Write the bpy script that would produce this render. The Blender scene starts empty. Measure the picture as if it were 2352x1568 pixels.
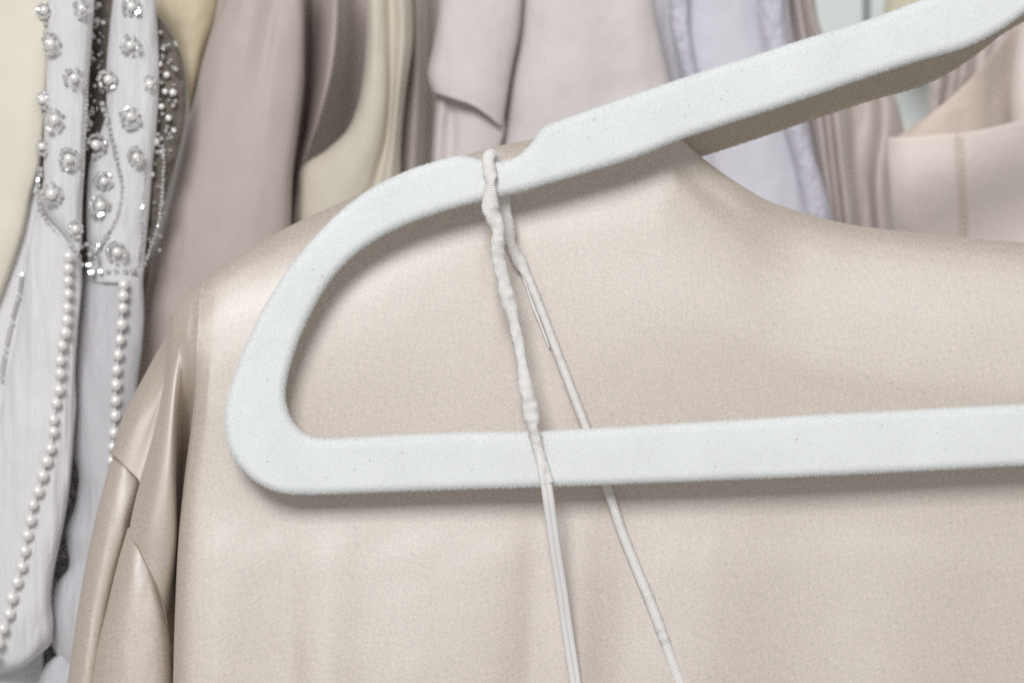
import bpy, bmesh, math, random
import numpy as np
from mathutils import Matrix, Vector, noise, geometry

random.seed(7)
RNG = np.random.default_rng(7)
scene = bpy.context.scene
COL = scene.collection

# ------------------------------------------------------------------ camera
W, H = 2352.0, 1568.0            # pixel grid in which the photograph was measured
D0 = 0.67                        # camera to the hanger's plane (m)
K = 0.30 / W                     # metres per pixel on the hanger's plane
cam_d = bpy.data.cameras.new('camera')
cam = bpy.data.objects.new('camera', cam_d)
COL.objects.link(cam)
cam.location = (0, -D0, 0)
cam.rotation_euler = (math.radians(90), 0, 0)
cam_d.sensor_width = 22.3
cam_d.lens = 22.3 * D0 / 0.30
cam_d.clip_start = 0.01
cam_d.clip_end = 50
cam_d.dof.use_dof = True
cam_d.dof.focus_distance = D0 + 0.004
cam_d.dof.aperture_fstop = 5.2
cam_d.dof.aperture_blades = 0
scene.camera = cam

# ------------------------------------------------------------------ light
world = bpy.data.worlds.new('World')
scene.world = world
world.use_nodes = True
bg = world.node_tree.nodes['Background']
bg.inputs[0].default_value = (1.0, 0.985, 0.97, 1)
bg.inputs[1].default_value = 0.37


def area_lamp(name, loc, target, size, power, color):
    ld = bpy.data.lights.new(name, 'AREA')
    ld.shape = 'RECTANGLE'
    ld.size, ld.size_y = size
    ld.energy = power
    ld.color = color
    lo = bpy.data.objects.new(name, ld)
    COL.objects.link(lo)
    lo.location = loc
    lo.rotation_euler = (Vector(target) - Vector(loc)).to_track_quat('-Z', 'Y').to_euler()
    return lo


area_lamp('window_light', (-0.28, -1.55, 0.79), (0, 0, 0), (0.60, 0.55), 24.0, (0.985, 0.99, 1.0))

scene.cycles.use_denoising = False      # keep the weave and the grain
scene.view_settings.view_transform = 'Standard'
scene.view_settings.look = 'None'
scene.view_settings.exposure = 0.0
scene.view_settings.gamma = 1.0
scene.view_settings.use_curve_mapping = False


# ------------------------------------------------------------------ helpers
def P(u, v, y):
    """photo direction (u, v) at a depth of y millimetres behind the hanger -> point in metres"""
    d = D0 + y / 1000.0
    s = K * d / D0
    return ((u - W / 2) * s, y / 1000.0, (H / 2 - v) * s)


def F(*pts):
    """points measured in the full 2592 px picture"""
    return [(p[0] / 1.102, p[1] / 1.102) + tuple(p[2:]) for p in pts]


def crop(pts, x0, y0, s):
    """points measured in an enlarged detail"""
    return [((p[0] / s + x0) / 1.102, (p[1] / s + y0) / 1.102) + tuple(p[2:]) for p in pts]


def hermite(t, x, P_):
    """non-uniform cubic through points P_ (n, d) at knots x (n,), evaluated at t (m,)"""
    x = np.asarray(x, float)
    P_ = np.asarray(P_, float)
    n = len(x)
    if n == 2:
        f = ((t - x[0]) / (x[1] - x[0])).reshape((-1,) + (1,) * (P_.ndim - 1))
        return P_[0] * (1 - f) + P_[1] * f
    sh = (-1,) + (1,) * (P_.ndim - 1)
    dx = np.diff(x).reshape(sh)
    sl = np.diff(P_, axis=0) / dx
    m = np.empty_like(P_)
    m[1:-1] = (sl[:-1] * dx[1:] + sl[1:] * dx[:-1]) / (dx[1:] + dx[:-1])
    m[0], m[-1] = sl[0], sl[-1]
    i = np.clip(np.searchsorted(x, t, side='right') - 1, 0, n - 2)
    h = dx[i]
    s = ((t - x[i]).reshape(sh)) / h
    s2, s3 = s * s, s * s * s
    return ((2 * s3 - 3 * s2 + 1) * P_[i] + (s3 - 2 * s2 + s) * h * m[i]
            + (-2 * s3 + 3 * s2) * P_[i + 1] + (s3 - s2) * h * m[i + 1])


def smooth(pts, n, lead=None):
    """n points spaced evenly along a smooth curve through pts; with lead = (k, m) the first m rows end at point k"""
    p = np.asarray(pts, float)
    w = p.copy()
    if p.shape[1] > 2:
        w = p[:, :3] * np.array([1, 1, 7.8])
    d = np.sqrt((np.diff(w, axis=0) ** 2).sum(1)) + 1e-6
    x = np.concatenate([[0], np.cumsum(d)])
    fine = hermite(np.linspace(0, x[-1], max(n * 4, 60)), x, p)
    w = fine if p.shape[1] == 2 else fine[:, :3] * np.array([1, 1, 7.8])
    d = np.sqrt((np.diff(w, axis=0) ** 2).sum(1))
    s = np.concatenate([[0], np.cumsum(d)])
    t = np.linspace(0, s[-1], n)
    if lead:
        sk = np.interp(x[lead[0]], np.linspace(0, x[-1], len(s)), s)
        t = np.concatenate([np.linspace(0, sk, lead[1], endpoint=False), np.linspace(sk, s[-1], n - lead[1])])
    return np.stack([np.interp(t, s, fine[:, k]) for k in range(p.shape[1])], 1)


def link(name, me, mat, parent=None):
    o = bpy.data.objects.new(name, me)
    COL.objects.link(o)
    if mat is not None and not me.materials:
        me.materials.append(mat)
    if parent is not None:
        o.parent = parent
        o.matrix_parent_inverse = Matrix.Translation(-parent.location) if parent.type == 'EMPTY' else Matrix.Identity(4)
    return o


def thing(name, label, cat, loc, group=None):
    e = bpy.data.objects.new(name, None)
    COL.objects.link(e)
    e.location = loc
    e.empty_display_size = 0.01
    e['label'] = label
    e['category'] = cat
    if group:
        e['group'] = group
    return e


def fbm(p, sc, octv=3):
    return noise.fractal(Vector((p[0] * sc, p[1] * sc, p[2] * sc)), 0.9, 2.1, octv)


def surf(name, curves, mat, parent, nv=120, nu=7, thick=0.5, wrinkle=None, knots=None, lead=None, relax=None):
    """cloth lofted through curves (each a list of (u, v, depth mm)); wrinkle = (amp mm, scale u, scale v)"""
    C = np.stack([smooth(c, nv, lead) for c in curves])           # (nc, nv, 3)
    if knots is None:
        dd = np.sqrt(((np.diff(C, axis=0) * np.array([1, 1, 7.8])) ** 2).sum(2)).mean(1) + 3.0
        knots = np.concatenate([[0], np.cumsum(dd)])
    t = np.concatenate([np.linspace(knots[i], knots[i + 1], nu, endpoint=False) for i in range(len(knots) - 1)] + [[knots[-1]]])
    G = hermite(t, knots, C)                                 # (m, nv, 3)
    if relax is not None:
        w = relax(G[:, :, 0], G[:, :, 1])
        for _ in range(40):
            av = (G[:-2, :, 2] * (G[2:, :, 0] - G[1:-1, :, 0]) + G[2:, :, 2] * (G[1:-1, :, 0] - G[:-2, :, 0])) / np.maximum(1e-3, G[2:, :, 0] - G[:-2, :, 0])
            ok = (G[2:, :, 0] - G[1:-1, :, 0] > 0.3) & (G[1:-1, :, 0] - G[:-2, :, 0] > 0.3)
            G[1:-1, :, 2] += np.where(ok, 0.7 * w[1:-1] * (av - G[1:-1, :, 2]), 0)
    if wrinkle:
        a, su, sv = wrinkle
        off = RNG.uniform(0, 50)
        for i in range(G.shape[0]):
            for j in range(G.shape[1]):
                G[i, j, 2] += a * noise.fractal(Vector((G[i, j, 0] / su + off, G[i, j, 1] / sv, off)), 0.8, 2.0, 3)
    m, n, _ = G.shape
    y = G[:, :, 2]
    s = K * (D0 + y / 1000) / D0
    X = np.stack([(G[:, :, 0] - W / 2) * s, y / 1000, (H / 2 - G[:, :, 1]) * s], 2)
    du = np.sqrt((np.diff(X, axis=0) ** 2).sum(2))
    dv = np.sqrt((np.diff(X, axis=1) ** 2).sum(2))
    U = np.concatenate([np.zeros((1, n)), np.cumsum(du, 0)], 0)
    V = np.concatenate([np.zeros((m, 1)), np.cumsum(dv, 1)], 1)
    # weave follows the cloth, measured in metres
    U = U - U[m // 2][None, :] + X[m // 2, :, 0][None, :]
    V = -V + X[:, 0, 2][:, None]
    me = bpy.data.meshes.new(name)
    idx = np.arange(m * n).reshape(m, n)
    q = np.stack([idx[:-1, :-1], idx[1:, :-1], idx[1:, 1:], idx[:-1, 1:]], 2).reshape(-1, 4)[:, ::-1]
    me.from_pydata(X.reshape(-1, 3).tolist(), [], q.tolist())
    uvl = me.uv_layers.new(name='UVMap')
    li = np.empty(len(me.loops), np.int32)
    me.loops.foreach_get('vertex_index', li)
    uv = np.stack([U.reshape(-1)[li], V.reshape(-1)[li]], 1)
    uvl.data.foreach_set('uv', uv.reshape(-1).astype(np.float32))
    me.polygons.foreach_set('use_smooth', [True] * len(me.polygons))
    me.update()
    o = link(name, me, mat, parent)
    if thick:
        md = o.modifiers.new('cloth_thickness', 'SOLIDIFY')
        md.thickness = thick / 1000
        md.offset = -1
    return o


def tube_mesh(name, path, n=400, sides=12, rib=None, flat=1.0, lump=None, twist=None):
    """path: (u, v, depth mm, radius mm); rib = (amplitude, period mm, slant)"""
    g = smooth(path, n)
    c = np.array([P(*p[:3]) for p in g])
    r = g[:, 3] / 1000
    tan = np.gradient(c, axis=0)
    tan /= np.linalg.norm(tan, axis=1)[:, None]
    s = np.concatenate([[0], np.cumsum(np.linalg.norm(np.diff(c, axis=0), axis=1))])
    ref = np.array([0, 1.0, 0])
    a = np.cross(tan, ref)
    bad = np.linalg.norm(a, axis=1) < 0.3
    a[bad] = np.array([1.0, 0, 0])
    a /= np.linalg.norm(a, axis=1)[:, None]
    b = np.cross(a, tan)
    vs, fs = [], []
    for k in range(n):
        for j in range(sides):
            th = 2 * math.pi * j / sides
            rr = r[k]
            if lump:
                rr *= 1 + (lump(k / n) if callable(lump) else lump) * noise.noise(Vector((s[k] * 160, math.cos(th) * 0.8, math.sin(th) * 0.8)))
            if rib:
                ph = 2 * math.pi * s[k] * 1000 / rib[1] + rib[2] * th
                ph += 2.5 * noise.noise(Vector((s[k] * 420, 7, th * 0.6)))
                rr *= 1 + rib[0] * (0.35 + 1.2 * abs(noise.noise(Vector((s[k] * 300, 1, 2))))) * (abs(math.sin(ph / 2)) * 2 - 1.2)
                rr *= 1 + 0.035 * noise.noise(Vector((s[k] * 2600, th * 2, 3)))
            if twist:
                tw = twist(k / n)
                ph2 = 1.7 * noise.noise(Vector((s[k] * 95, 11, 5))) + 0.9 * noise.noise(Vector((s[k] * 330, 3, 5)))
                ca, sa = math.cos(th) * (1 + 0.18 * tw), math.sin(th) * (1 - 0.28 * tw)
                ca, sa = ca * math.cos(ph2 * tw) - sa * math.sin(ph2 * tw), ca * math.sin(ph2 * tw) + sa * math.cos(ph2 * tw)
                vs.append(c[k] + rr * (ca * a[k] + sa * b[k]))
            else:
                vs.append(c[k] + rr * (math.cos(th) * a[k] + flat * math.sin(th) * b[k]))
    for k in range(n - 1):
        for j in range(sides):
            j2 = (j + 1) % sides
            fs.append((k * sides + j, k * sides + j2, (k + 1) * sides + j2, (k + 1) * sides + j))
    fs.append(tuple(range(sides)))
    fs.append(tuple(reversed(range((n - 1) * sides, n * sides))))
    me = bpy.data.meshes.new(name)
    me.from_pydata([tuple(v) for v in vs], [], fs)
    me.polygons.foreach_set('use_smooth', [True] * len(me.polygons))
    bm = bmesh.new(); bm.from_mesh(me)
    bmesh.ops.recalc_face_normals(bm, faces=bm.faces)
    bm.to_mesh(me); bm.free()
    return me


# ------------------------------------------------------------------ materials
def mat_base(name):
    m = bpy.data.materials.new(name)
    m.use_nodes = True
    nt = m.node_tree
    return m, nt, nt.nodes['Principled BSDF']


def cloth(name, col, rough=0.6, spec=0.4, sheen=0.2, sheen_tint=None, thread=(0.35, 1.0), angle=55, contrast=0.12,
          bump=0.25, mottle=0.05, metal=0.0, crinkle=0.0, aniso=0.0, cross=0.0, ior=1.5, sheer=0.0):
    m, nt, b = mat_base(name)
    N, L = nt.nodes, nt.links
    uv = N.new('ShaderNodeUVMap')
    mp = N.new('ShaderNodeMapping')
    mp.vector_type = 'TEXTURE'
    mp.inputs['Rotation'].default_value = (0, 0, math.radians(angle))
    mp.inputs['Scale'].default_value = (thread[0] / 1000, thread[1] / 1000, 1)
    L.new(uv.outputs[0], mp.inputs[0])
    n1 = N.new('ShaderNodeTexNoise')
    n1.inputs['Scale'].default_value = 1.0
    n1.inputs['Detail'].default_value = 2.5
    n1.inputs['Roughness'].default_value = 0.6
    L.new(mp.outputs[0], n1.inputs['Vector'])
    weave = n1.outputs['Fac']
    if cross:
        mp2 = N.new('ShaderNodeMapping')
        mp2.vector_type = 'TEXTURE'
        mp2.inputs['Rotation'].default_value = (0, 0, math.radians(angle + 90))
        mp2.inputs['Scale'].default_value = (thread[0] / 1000, thread[1] / 1000, 1)
        L.new(uv.outputs[0], mp2.inputs[0])
        n3 = N.new('ShaderNodeTexNoise')
        n3.inputs['Scale'].default_value = 1.0
        n3.inputs['Detail'].default_value = 2
        L.new(mp2.outputs[0], n3.inputs['Vector'])
        mx = N.new('ShaderNodeMix'); mx.data_type = 'FLOAT'
        mx.inputs[0].default_value = cross
        L.new(n1.outputs['Fac'], mx.inputs[2]); L.new(n3.outputs['Fac'], mx.inputs[3])
        weave = mx.outputs[0]
    n2 = N.new('ShaderNodeTexNoise')
    n2.inputs['Scale'].default_value = 55.0
    n2.inputs['Detail'].default_value = 3.0
    L.new(uv.outputs[0], n2.inputs['Vector'])
    r1 = N.new('ShaderNodeMapRange')
    r1.inputs['From Min'].default_value = 0.25
    r1.inputs['From Max'].default_value = 0.75
    r1.inputs['To Min'].default_value = 1 - contrast
    r1.inputs['To Max'].default_value = 1 + contrast
    L.new(weave, r1.inputs['Value'])
    r2 = N.new('ShaderNodeMapRange')
    r2.inputs['From Min'].default_value = 0.3
    r2.inputs['From Max'].default_value = 0.7
    r2.inputs['To Min'].default_value = 1 - mottle
    r2.inputs['To Max'].default_value = 1 + mottle
    L.new(n2.outputs['Fac'], r2.inputs['Value'])
    mu = N.new('ShaderNodeMath'); mu.operation = 'MULTIPLY'
    L.new(r1.outputs[0], mu.inputs[0]); L.new(r2.outputs[0], mu.inputs[1])
    vm = N.new('ShaderNodeVectorMath'); vm.operation = 'SCALE'
    vm.inputs[0].default_value = col
    L.new(mu.outputs[0], vm.inputs['Scale'])
    L.new(vm.outputs[0], b.inputs['Base Color'])
    b.inputs['Roughness'].default_value = rough
    b.inputs['Specular IOR Level'].default_value = spec
    b.inputs['Metallic'].default_value = metal
    b.inputs['IOR'].default_value = ior
    b.inputs['Sheen Weight'].default_value = sheen
    b.inputs['Sheen Roughness'].default_value = 0.45
    b.inputs['Sheen Tint'].default_value = (sheen_tint or (1, 0.97, 0.95)) + (1,)
    b.inputs['Anisotropic'].default_value = aniso
    bp = N.new('ShaderNodeBump')
    bp.inputs['Strength'].default_value = bump
    bp.inputs['Distance'].default_value = 0.0003
    L.new(weave, bp.inputs['Height'])
    last = bp
    if crinkle:
        mc = N.new('ShaderNodeMapping')
        mc.inputs['Scale'].default_value = (900, 28, 1)
        L.new(uv.outputs[0], mc.inputs[0])
        nc = N.new('ShaderNodeTexNoise')
        nc.inputs['Scale'].default_value = 1.0
        nc.inputs['Detail'].default_value = 3
        nc.inputs['Distortion'].default_value = 0.4
        L.new(mc.outputs[0], nc.inputs['Vector'])
        b2 = N.new('ShaderNodeBump')
        b2.inputs['Strength'].default_value = crinkle
        b2.inputs['Distance'].default_value = 0.0008
        L.new(nc.outputs['Fac'], b2.inputs['Height'])
        L.new(bp.outputs[0], b2.inputs['Normal'])
        last = b2
    L.new(last.outputs[0], b.inputs['Normal'])
    if sheer:
        tr = N.new('ShaderNodeBsdfTransparent')
        tl = N.new('ShaderNodeBsdfTranslucent')
        tl.inputs['Color'].default_value = tuple(col) + (1,)
        m1 = N.new('ShaderNodeMixShader'); m1.inputs[0].default_value = 0.18
        m2 = N.new('ShaderNodeMixShader'); m2.inputs[0].default_value = sheer
        L.new(b.outputs[0], m1.inputs[1]); L.new(tl.outputs[0], m1.inputs[2])
        L.new(m1.outputs[0], m2.inputs[1]); L.new(tr.outputs[0], m2.inputs[2])
        L.new(m2.outputs[0], N['Material Output'].inputs['Surface'])
    return m


SATIN = cloth('champagne_satin', (0.455, 0.362, 0.282), rough=0.60, spec=0.5, ior=4.0, sheen=0.0, thread=(0.30, 1.7), angle=-38,
              contrast=0.55, bump=0.16, cross=0.36, mottle=0.010, metal=0.0)
M_CREAM = cloth('cream_wool_satin', (0.72, 0.68, 0.58), rough=0.7, spec=0.3, sheen=0.3, thread=(0.3, 0.6), angle=80, contrast=0.06, mottle=0.03)
M_GOLD = cloth('gold_cream_satin', (0.60, 0.51, 0.355), rough=0.5, spec=0.4, sheen=0.1, thread=(0.3, 0.8), contrast=0.05)
M_MAUVE = cloth('mauve_satin', (0.50, 0.42, 0.39), rough=0.55, spec=0.45, sheen=0.2, thread=(0.3, 0.6), contrast=0.05, mottle=0.03)
M_CREAM2 = cloth('cream_crepe', (0.62, 0.57, 0.48), rough=0.65, spec=0.3, sheen=0.2, thread=(0.3, 0.6), contrast=0.05)
M_TAUPE = cloth('shaded_taupe_crepe', (0.50, 0.44, 0.40), rough=0.7, spec=0.3, sheen=0.2, thread=(0.3, 0.6), contrast=0.06)  # taupe carries the shade of the cream dress's turned-back fold
M_BLUSH = cloth('blush_linen', (0.67, 0.62, 0.612), rough=0.75, spec=0.25, sheen=0.2, thread=(0.35, 3.0), angle=0, contrast=0.06, mottle=0.03, cross=0.5)
M_LAV = cloth('lavender_cotton', (0.66, 0.64, 0.70), rough=0.8, spec=0.2, sheen=0.2, thread=(0.4, 1.5), angle=0, contrast=0.06, mottle=0.05)
M_LACE = cloth('lavender_frill', (0.60, 0.58, 0.66), rough=0.85, spec=0.2, sheen=0.2, thread=(0.9, 1.4), angle=20, contrast=0.08, bump=0.3, mottle=0.08)
M_PINK = cloth('pale_pink_silk', (0.80, 0.71, 0.66), rough=0.55, spec=0.4, sheen=0.15, thread=(0.3, 6.0), angle=90, contrast=0.05, mottle=0.02)
M_PINKIN = cloth('shaded_pink_silk', (0.68, 0.57, 0.50), rough=0.5, spec=0.4, sheen=0.1, thread=(0.3, 2.0), angle=90, contrast=0.05)  # inside of the pink top, its tan-brown shadow mixed into the base colour
M_DUST = cloth('dusty_pink_satin', (0.57, 0.50, 0.475), rough=0.5, spec=0.45, sheen=0.15, thread=(0.3, 0.8), contrast=0.05)
M_CHIF = cloth('white_chiffon', (0.86, 0.845, 0.86), rough=0.7, spec=0.3, sheen=0.35, thread=(0.28, 7.0), angle=2, contrast=0.08, bump=0.25, mottle=0.04, crinkle=0.45, sheer=0.10)
M_CHIF_SHADE = cloth('shaded_white_chiffon', (0.70, 0.685, 0.715), rough=0.7, spec=0.3, sheen=0.35, thread=(0.28, 7.0), angle=-2, contrast=0.08, bump=0.25, mottle=0.05, crinkle=0.45, sheer=0.10)  # same white chiffon, with the right panel's lavender-grey shadow put into the colour
M_NET = cloth('taupe_net', (0.17, 0.145, 0.12), rough=0.75, spec=0.3, sheen=0.2, thread=(0.7, 0.9), angle=40, contrast=0.45, bump=0.9, mottle=0.2)
M_SEQ = cloth('grey_sequin_lining', (0.34, 0.32, 0.31), rough=0.45, spec=0.6, sheen=0.1, thread=(1.3, 0.9), angle=30, contrast=0.75, bump=1.0, mottle=0.3)
M_YEL = cloth('pale_yellow_cotton', (0.66, 0.63, 0.47), rough=0.8, spec=0.2)


def velvet(name, col):
    m, nt, b = mat_base(name)
    N, L = nt.nodes, nt.links
    tc = N.new('ShaderNodeTexCoord')
    n1 = N.new('ShaderNodeTexNoise'); n1.inputs['Scale'].default_value = 900; n1.inputs['Detail'].default_value = 3
    n2 = N.new('ShaderNodeTexNoise'); n2.inputs['Scale'].default_value = 70; n2.inputs['Detail'].default_value = 3
    L.new(tc.outputs['Object'], n1.inputs['Vector']); L.new(tc.outputs['Object'], n2.inputs['Vector'])
    ma = N.new('ShaderNodeMath'); ma.operation = 'MULTIPLY_ADD'
    L.new(n1.outputs['Fac'], ma.inputs[0]); ma.inputs[1].default_value = 0.12; ma.inputs[2].default_value = 0.90
    mb = N.new('ShaderNodeMath'); mb.operation = 'MULTIPLY_ADD'
    L.new(n2.outputs['Fac'], mb.inputs[0]); mb.inputs[1].default_value = 0.14; L.new(ma.outputs[0], mb.inputs[2])
    vm = N.new('ShaderNodeVectorMath'); vm.operation = 'SCALE'; vm.inputs[0].default_value = col
    L.new(mb.outputs[0], vm.inputs['Scale'])
    L.new(vm.outputs[0], b.inputs['Base Color'])
    b.inputs['Roughness'].default_value = 0.95
    b.inputs['Specular IOR Level'].default_value = 0.1
    b.inputs['Sheen Weight'].default_value = 0.25
    b.inputs['Sheen Roughness'].default_value = 0.6
    bp = N.new('ShaderNodeBump'); bp.inputs['Strength'].default_value = 0.12; bp.inputs['Distance'].default_value = 0.0003
    L.new(n1.outputs['Fac'], bp.inputs['Height']); L.new(bp.outputs[0], b.inputs['Normal'])
    return m


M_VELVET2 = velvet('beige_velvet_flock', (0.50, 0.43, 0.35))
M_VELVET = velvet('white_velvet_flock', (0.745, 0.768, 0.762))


def simple(name, col, rough=0.5, metal=0.0, spec=0.5, coat=0.0, nscale=0, namp=0.0, sub=0.0):
    m, nt, b = mat_base(name)
    N, L = nt.nodes, nt.links
    b.inputs['Base Color'].default_value = col + (1,)
    b.inputs['Roughness'].default_value = rough
    b.inputs['Metallic'].default_value = metal
    b.inputs['Specular IOR Level'].default_value = spec
    b.inputs['Coat Weight'].default_value = coat
    b.inputs['Coat Roughness'].default_value = 0.04
    b.inputs['Coat IOR'].default_value = 2.2
    if sub:
        b.inputs['Subsurface Weight'].default_value = sub
        b.inputs['Subsurface Radius'].default_value = (0.002, 0.0018, 0.0016)
        b.inputs['Subsurface Scale'].default_value = 0.5
    if nscale:
        tc = N.new('ShaderNodeTexCoord')
        n1 = N.new('ShaderNodeTexNoise'); n1.inputs['Scale'].default_value = nscale; n1.inputs['Detail'].default_value = 3
        L.new(tc.outputs['Object'], n1.inputs['Vector'])
        ma = N.new('ShaderNodeMath'); ma.operation = 'MULTIPLY_ADD'
        L.new(n1.outputs['Fac'], ma.inputs[0]); ma.inputs[1].default_value = namp * 2; ma.inputs[2].default_value = 1 - namp
        vm = N.new('ShaderNodeVectorMath'); vm.operation = 'SCALE'; vm.inputs[0].default_value = col
        L.new(ma.outputs[0], vm.inputs['Scale']); L.new(vm.outputs[0], b.inputs['Base Color'])
    return m


M_CORD = simple('white_cotton_thread', (0.79, 0.765, 0.74), rough=0.6, spec=0.4, nscale=2500, namp=0.12)
M_FIBRE = simple('loose_white_fibre', (0.74, 0.71, 0.69), rough=0.8, spec=0.2)
M_TAPE = simple('white_satin_piping', (0.80, 0.77, 0.76), rough=0.5, spec=0.5, nscale=1800, namp=0.08)
M_PEARL = simple('ivory_pearl', (0.90, 0.885, 0.855), rough=0.30, spec=0.8, metal=0.15, coat=1.0, nscale=300, namp=0.04)
M_CRYS = simple('silver_lined_crystal', (0.90, 0.90, 0.89), rough=0.12, metal=0.78, coat=1.0, nscale=900, namp=0.30)
M_SEAM = simple('brown_seam_thread', (0.36, 0.27, 0.20), rough=0.8, nscale=1500, namp=0.3)  # brown thread along the sleeve seams
M_METAL = simple('brushed_hook_metal', (0.7, 0.7, 0.7), rough=0.25, metal=1.0, nscale=800, namp=0.05)
M_WALL = simple('pale_grey_green_paint', (0.72, 0.76, 0.74), rough=0.6, spec=0.3, nscale=30, namp=0.02)
M_STITCH = simple('rust_stitch_thread', (0.50, 0.40, 0.36), rough=0.8, nscale=1500, namp=0.2)

# ------------------------------------------------------------------ wall behind
def box(name, lo, hi, mat, parent=None, bevel=0.001):
    bm = bmesh.new()
    bmesh.ops.create_cube(bm, size=1)
    for v in bm.verts:
        v.co = Vector([(lo[k] + hi[k]) / 2 + v.co[k] * (hi[k] - lo[k]) for k in range(3)])
    bmesh.ops.bevel(bm, geom=bm.edges[:], offset=bevel, segments=2, affect='EDGES')
    me = bpy.data.meshes.new(name)
    bm.to_mesh(me); bm.free()
    return link(name, me, mat, parent)


xg = P(1994, 0, 300)[0]
wall = box('wall', (-0.9, 0.320, -0.7), (0.9, 0.345, 0.7), M_WALL)
wall['kind'] = 'structure'
box('panel', (-0.88, 0.302, -0.69), (xg - 0.0014, 0.3185, 0.69), M_WALL, wall, 0.0015)
box('panel', (xg + 0.0014, 0.302, -0.69), (0.88, 0.3185, 0.69), M_WALL, wall, 0.0015)

# ------------------------------------------------------------------ hangers
OUT = [(2121, 0), (1987, 50), (1880, 82), (1740, 127), (1597, 172), (1452, 221), (1335, 261), (1280, 281), (1255, 291), (1240, 302),
       (1230, 318), (1215, 338), (1195, 357), (1172, 369), (1150, 374), (1125, 374), (1100, 368), (1078, 362), (1060, 359.5), (1040, 362),
       (1000, 373), (960, 385), (915, 403), (868, 426), (820, 457), (770, 499), (715, 556), (660, 623), (620, 685), (585, 750), (555, 818),
       (534, 880), (520, 930), (517, 965), (521, 1005), (534, 1045), (560, 1079), (590, 1105), (620, 1121), (652, 1131), (705, 1134),
       (855, 1129), (1052, 1122), (1220, 1117), (1500, 1107), (1906, 1090), (2352, 1067), (2500, 1060)]
INN = [(2352, 929), (2137, 940), (1906, 952), (1700, 965), (1500, 977), (1230, 991), (1052, 994), (855, 1003), (760, 1008), (730, 1007), (705, 1000),
       (686, 986), (668, 962), (657, 932), (654, 900), (660, 860), (674, 812), (695, 757), (722, 702), (758, 644), (810, 588), (870, 546),
       (940, 512), (1010, 487), (1110, 460), (1200, 438), (1300, 409), (1452, 363), (1567, 318), (1700, 274), (1835, 230), (1970, 184), (2102, 141),
       (2217, 108), (2294, 70), (2352, 30)]
AX = 2640.0
TILT = math.radians(2.0)


def mirror(p):
    # the hanger is symmetric about an axis square to its lower bar
    c = np.array([AX, 500.0])
    d = np.array([math.cos(TILT), -math.sin(TILT)])
    q = np.array(p[:2], float) - c
    return tuple(c + q - 2 * q.dot(d) * d)


OUT_R = [(2250, -52), (2400, -118), (2520, -190), (2590, -240)]
INN_R = [(2420, -22), (2500, -62), (2580, -84)]
half_o = list(reversed(OUT_R)) + OUT                      # apex -> tip -> lower bar
half_i = INN + INN_R                                      # lower bar -> tip -> apex
loop_o = half_o + [mirror(p) for p in reversed(half_o)]
loop_i = half_i + [mirror(p) for p in reversed(half_i)]


def closed(pts, step):
    p = np.array(pts + pts[:1] + pts[1:2] + pts[2:3], float)
    p = np.concatenate([np.array(pts[-2:], float), p], 0)
    d = np.sqrt((np.diff(p, axis=0) ** 2).sum(1))
    x = np.concatenate([[0], np.cumsum(np.sqrt(d) * 3)])
    t = np.linspace(x[2], x[2 + len(pts)], 6000, endpoint=False)
    f = hermite(t, x, p)
    d = np.sqrt((np.diff(np.vstack([f, f[:1]]), axis=0) ** 2).sum(1))
    s = np.concatenate([[0], np.cumsum(d)])
    n = int(s[-1] / step)
    tt = np.linspace(0, s[-1], n, endpoint=False)
    ff = np.vstack([f, f[:1]])
    return np.stack([np.interp(tt, s, ff[:, k]) for k in range(2)], 1)


def hanger_mesh():
    """solid with a rounded edge; coordinates in metres about the world origin, thickness along Y"""
    loops = []
    for pts, sign in ((closed(loop_o, 9), 1), (closed(loop_i, 9), 1)):
        q = np.stack([(pts[:, 0] - W / 2) * K, (H / 2 - pts[:, 1]) * K], 1)
        t = np.roll(q, -1, 0) - np.roll(q, 1, 0)
        t /= np.linalg.norm(t, axis=1)[:, None]
        nrm = np.stack([-t[:, 1], t[:, 0]], 1)
        # point the normals into the material
        area = 0.5 * np.sum(q[:, 0] * np.roll(q[:, 1], -1) - np.roll(q[:, 0], -1) * q[:, 1])
        if area < 0:
            nrm = -nrm
        loops.append((q, nrm))
    (qo, no), (qi, ni) = loops
    ni = -ni
    prof = []
    a_in, a_y, half = 0.0027, 0.0021, 0.0030
    for k in range(9):
        th = math.pi / 2 * k / 8
        prof.append((a_in * (1 - math.sin(th)), -(half - a_y) - a_y * math.cos(th)))
    prof = prof + [(i, -y) for i, y in reversed(prof)]
    vs, fs = [], []
    rings = []
    for q, nn in ((qo, no), (qi, ni)):
        n = len(q)
        rr = []
        for ins, y in prof:
            base = len(vs)
            for a, b in q + nn * ins:
                vs.append((a, y, b))
            rr.append(base)
        for r0, r1 in zip(rr[:-1], rr[1:]):
            for j in range(n):
                j2 = (j + 1) % n
                fs.append((r0 + j, r0 + j2, r1 + j2, r1 + j))
        rings.append((rr, n))
    for idx in (0, -1):
        (ro, n_o), (ri, n_i) = rings
        po = [Vector((vs[ro[idx] + j][0], vs[ro[idx] + j][2], 0)) for j in range(n_o)]
        pi = [Vector((vs[ri[idx] + j][0], vs[ri[idx] + j][2], 0)) for j in range(n_i)]
        for tri in geometry.tessellate_polygon([po, pi]):
            fs.append(tuple((ro[idx] + t) if t < n_o else (ri[idx] + t - n_o) for t in tri))
    me = bpy.data.meshes.new('hanger_frame')
    me.from_pydata(vs, [], fs)
    bm = bmesh.new(); bm.from_mesh(me)
    bmesh.ops.recalc_face_normals(bm, faces=bm.faces)
    bm.to_mesh(me); bm.free()
    me.polygons.foreach_set('use_smooth', [True] * len(me.polygons))
    me.update()
    return me


HM = hanger_mesh()


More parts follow.
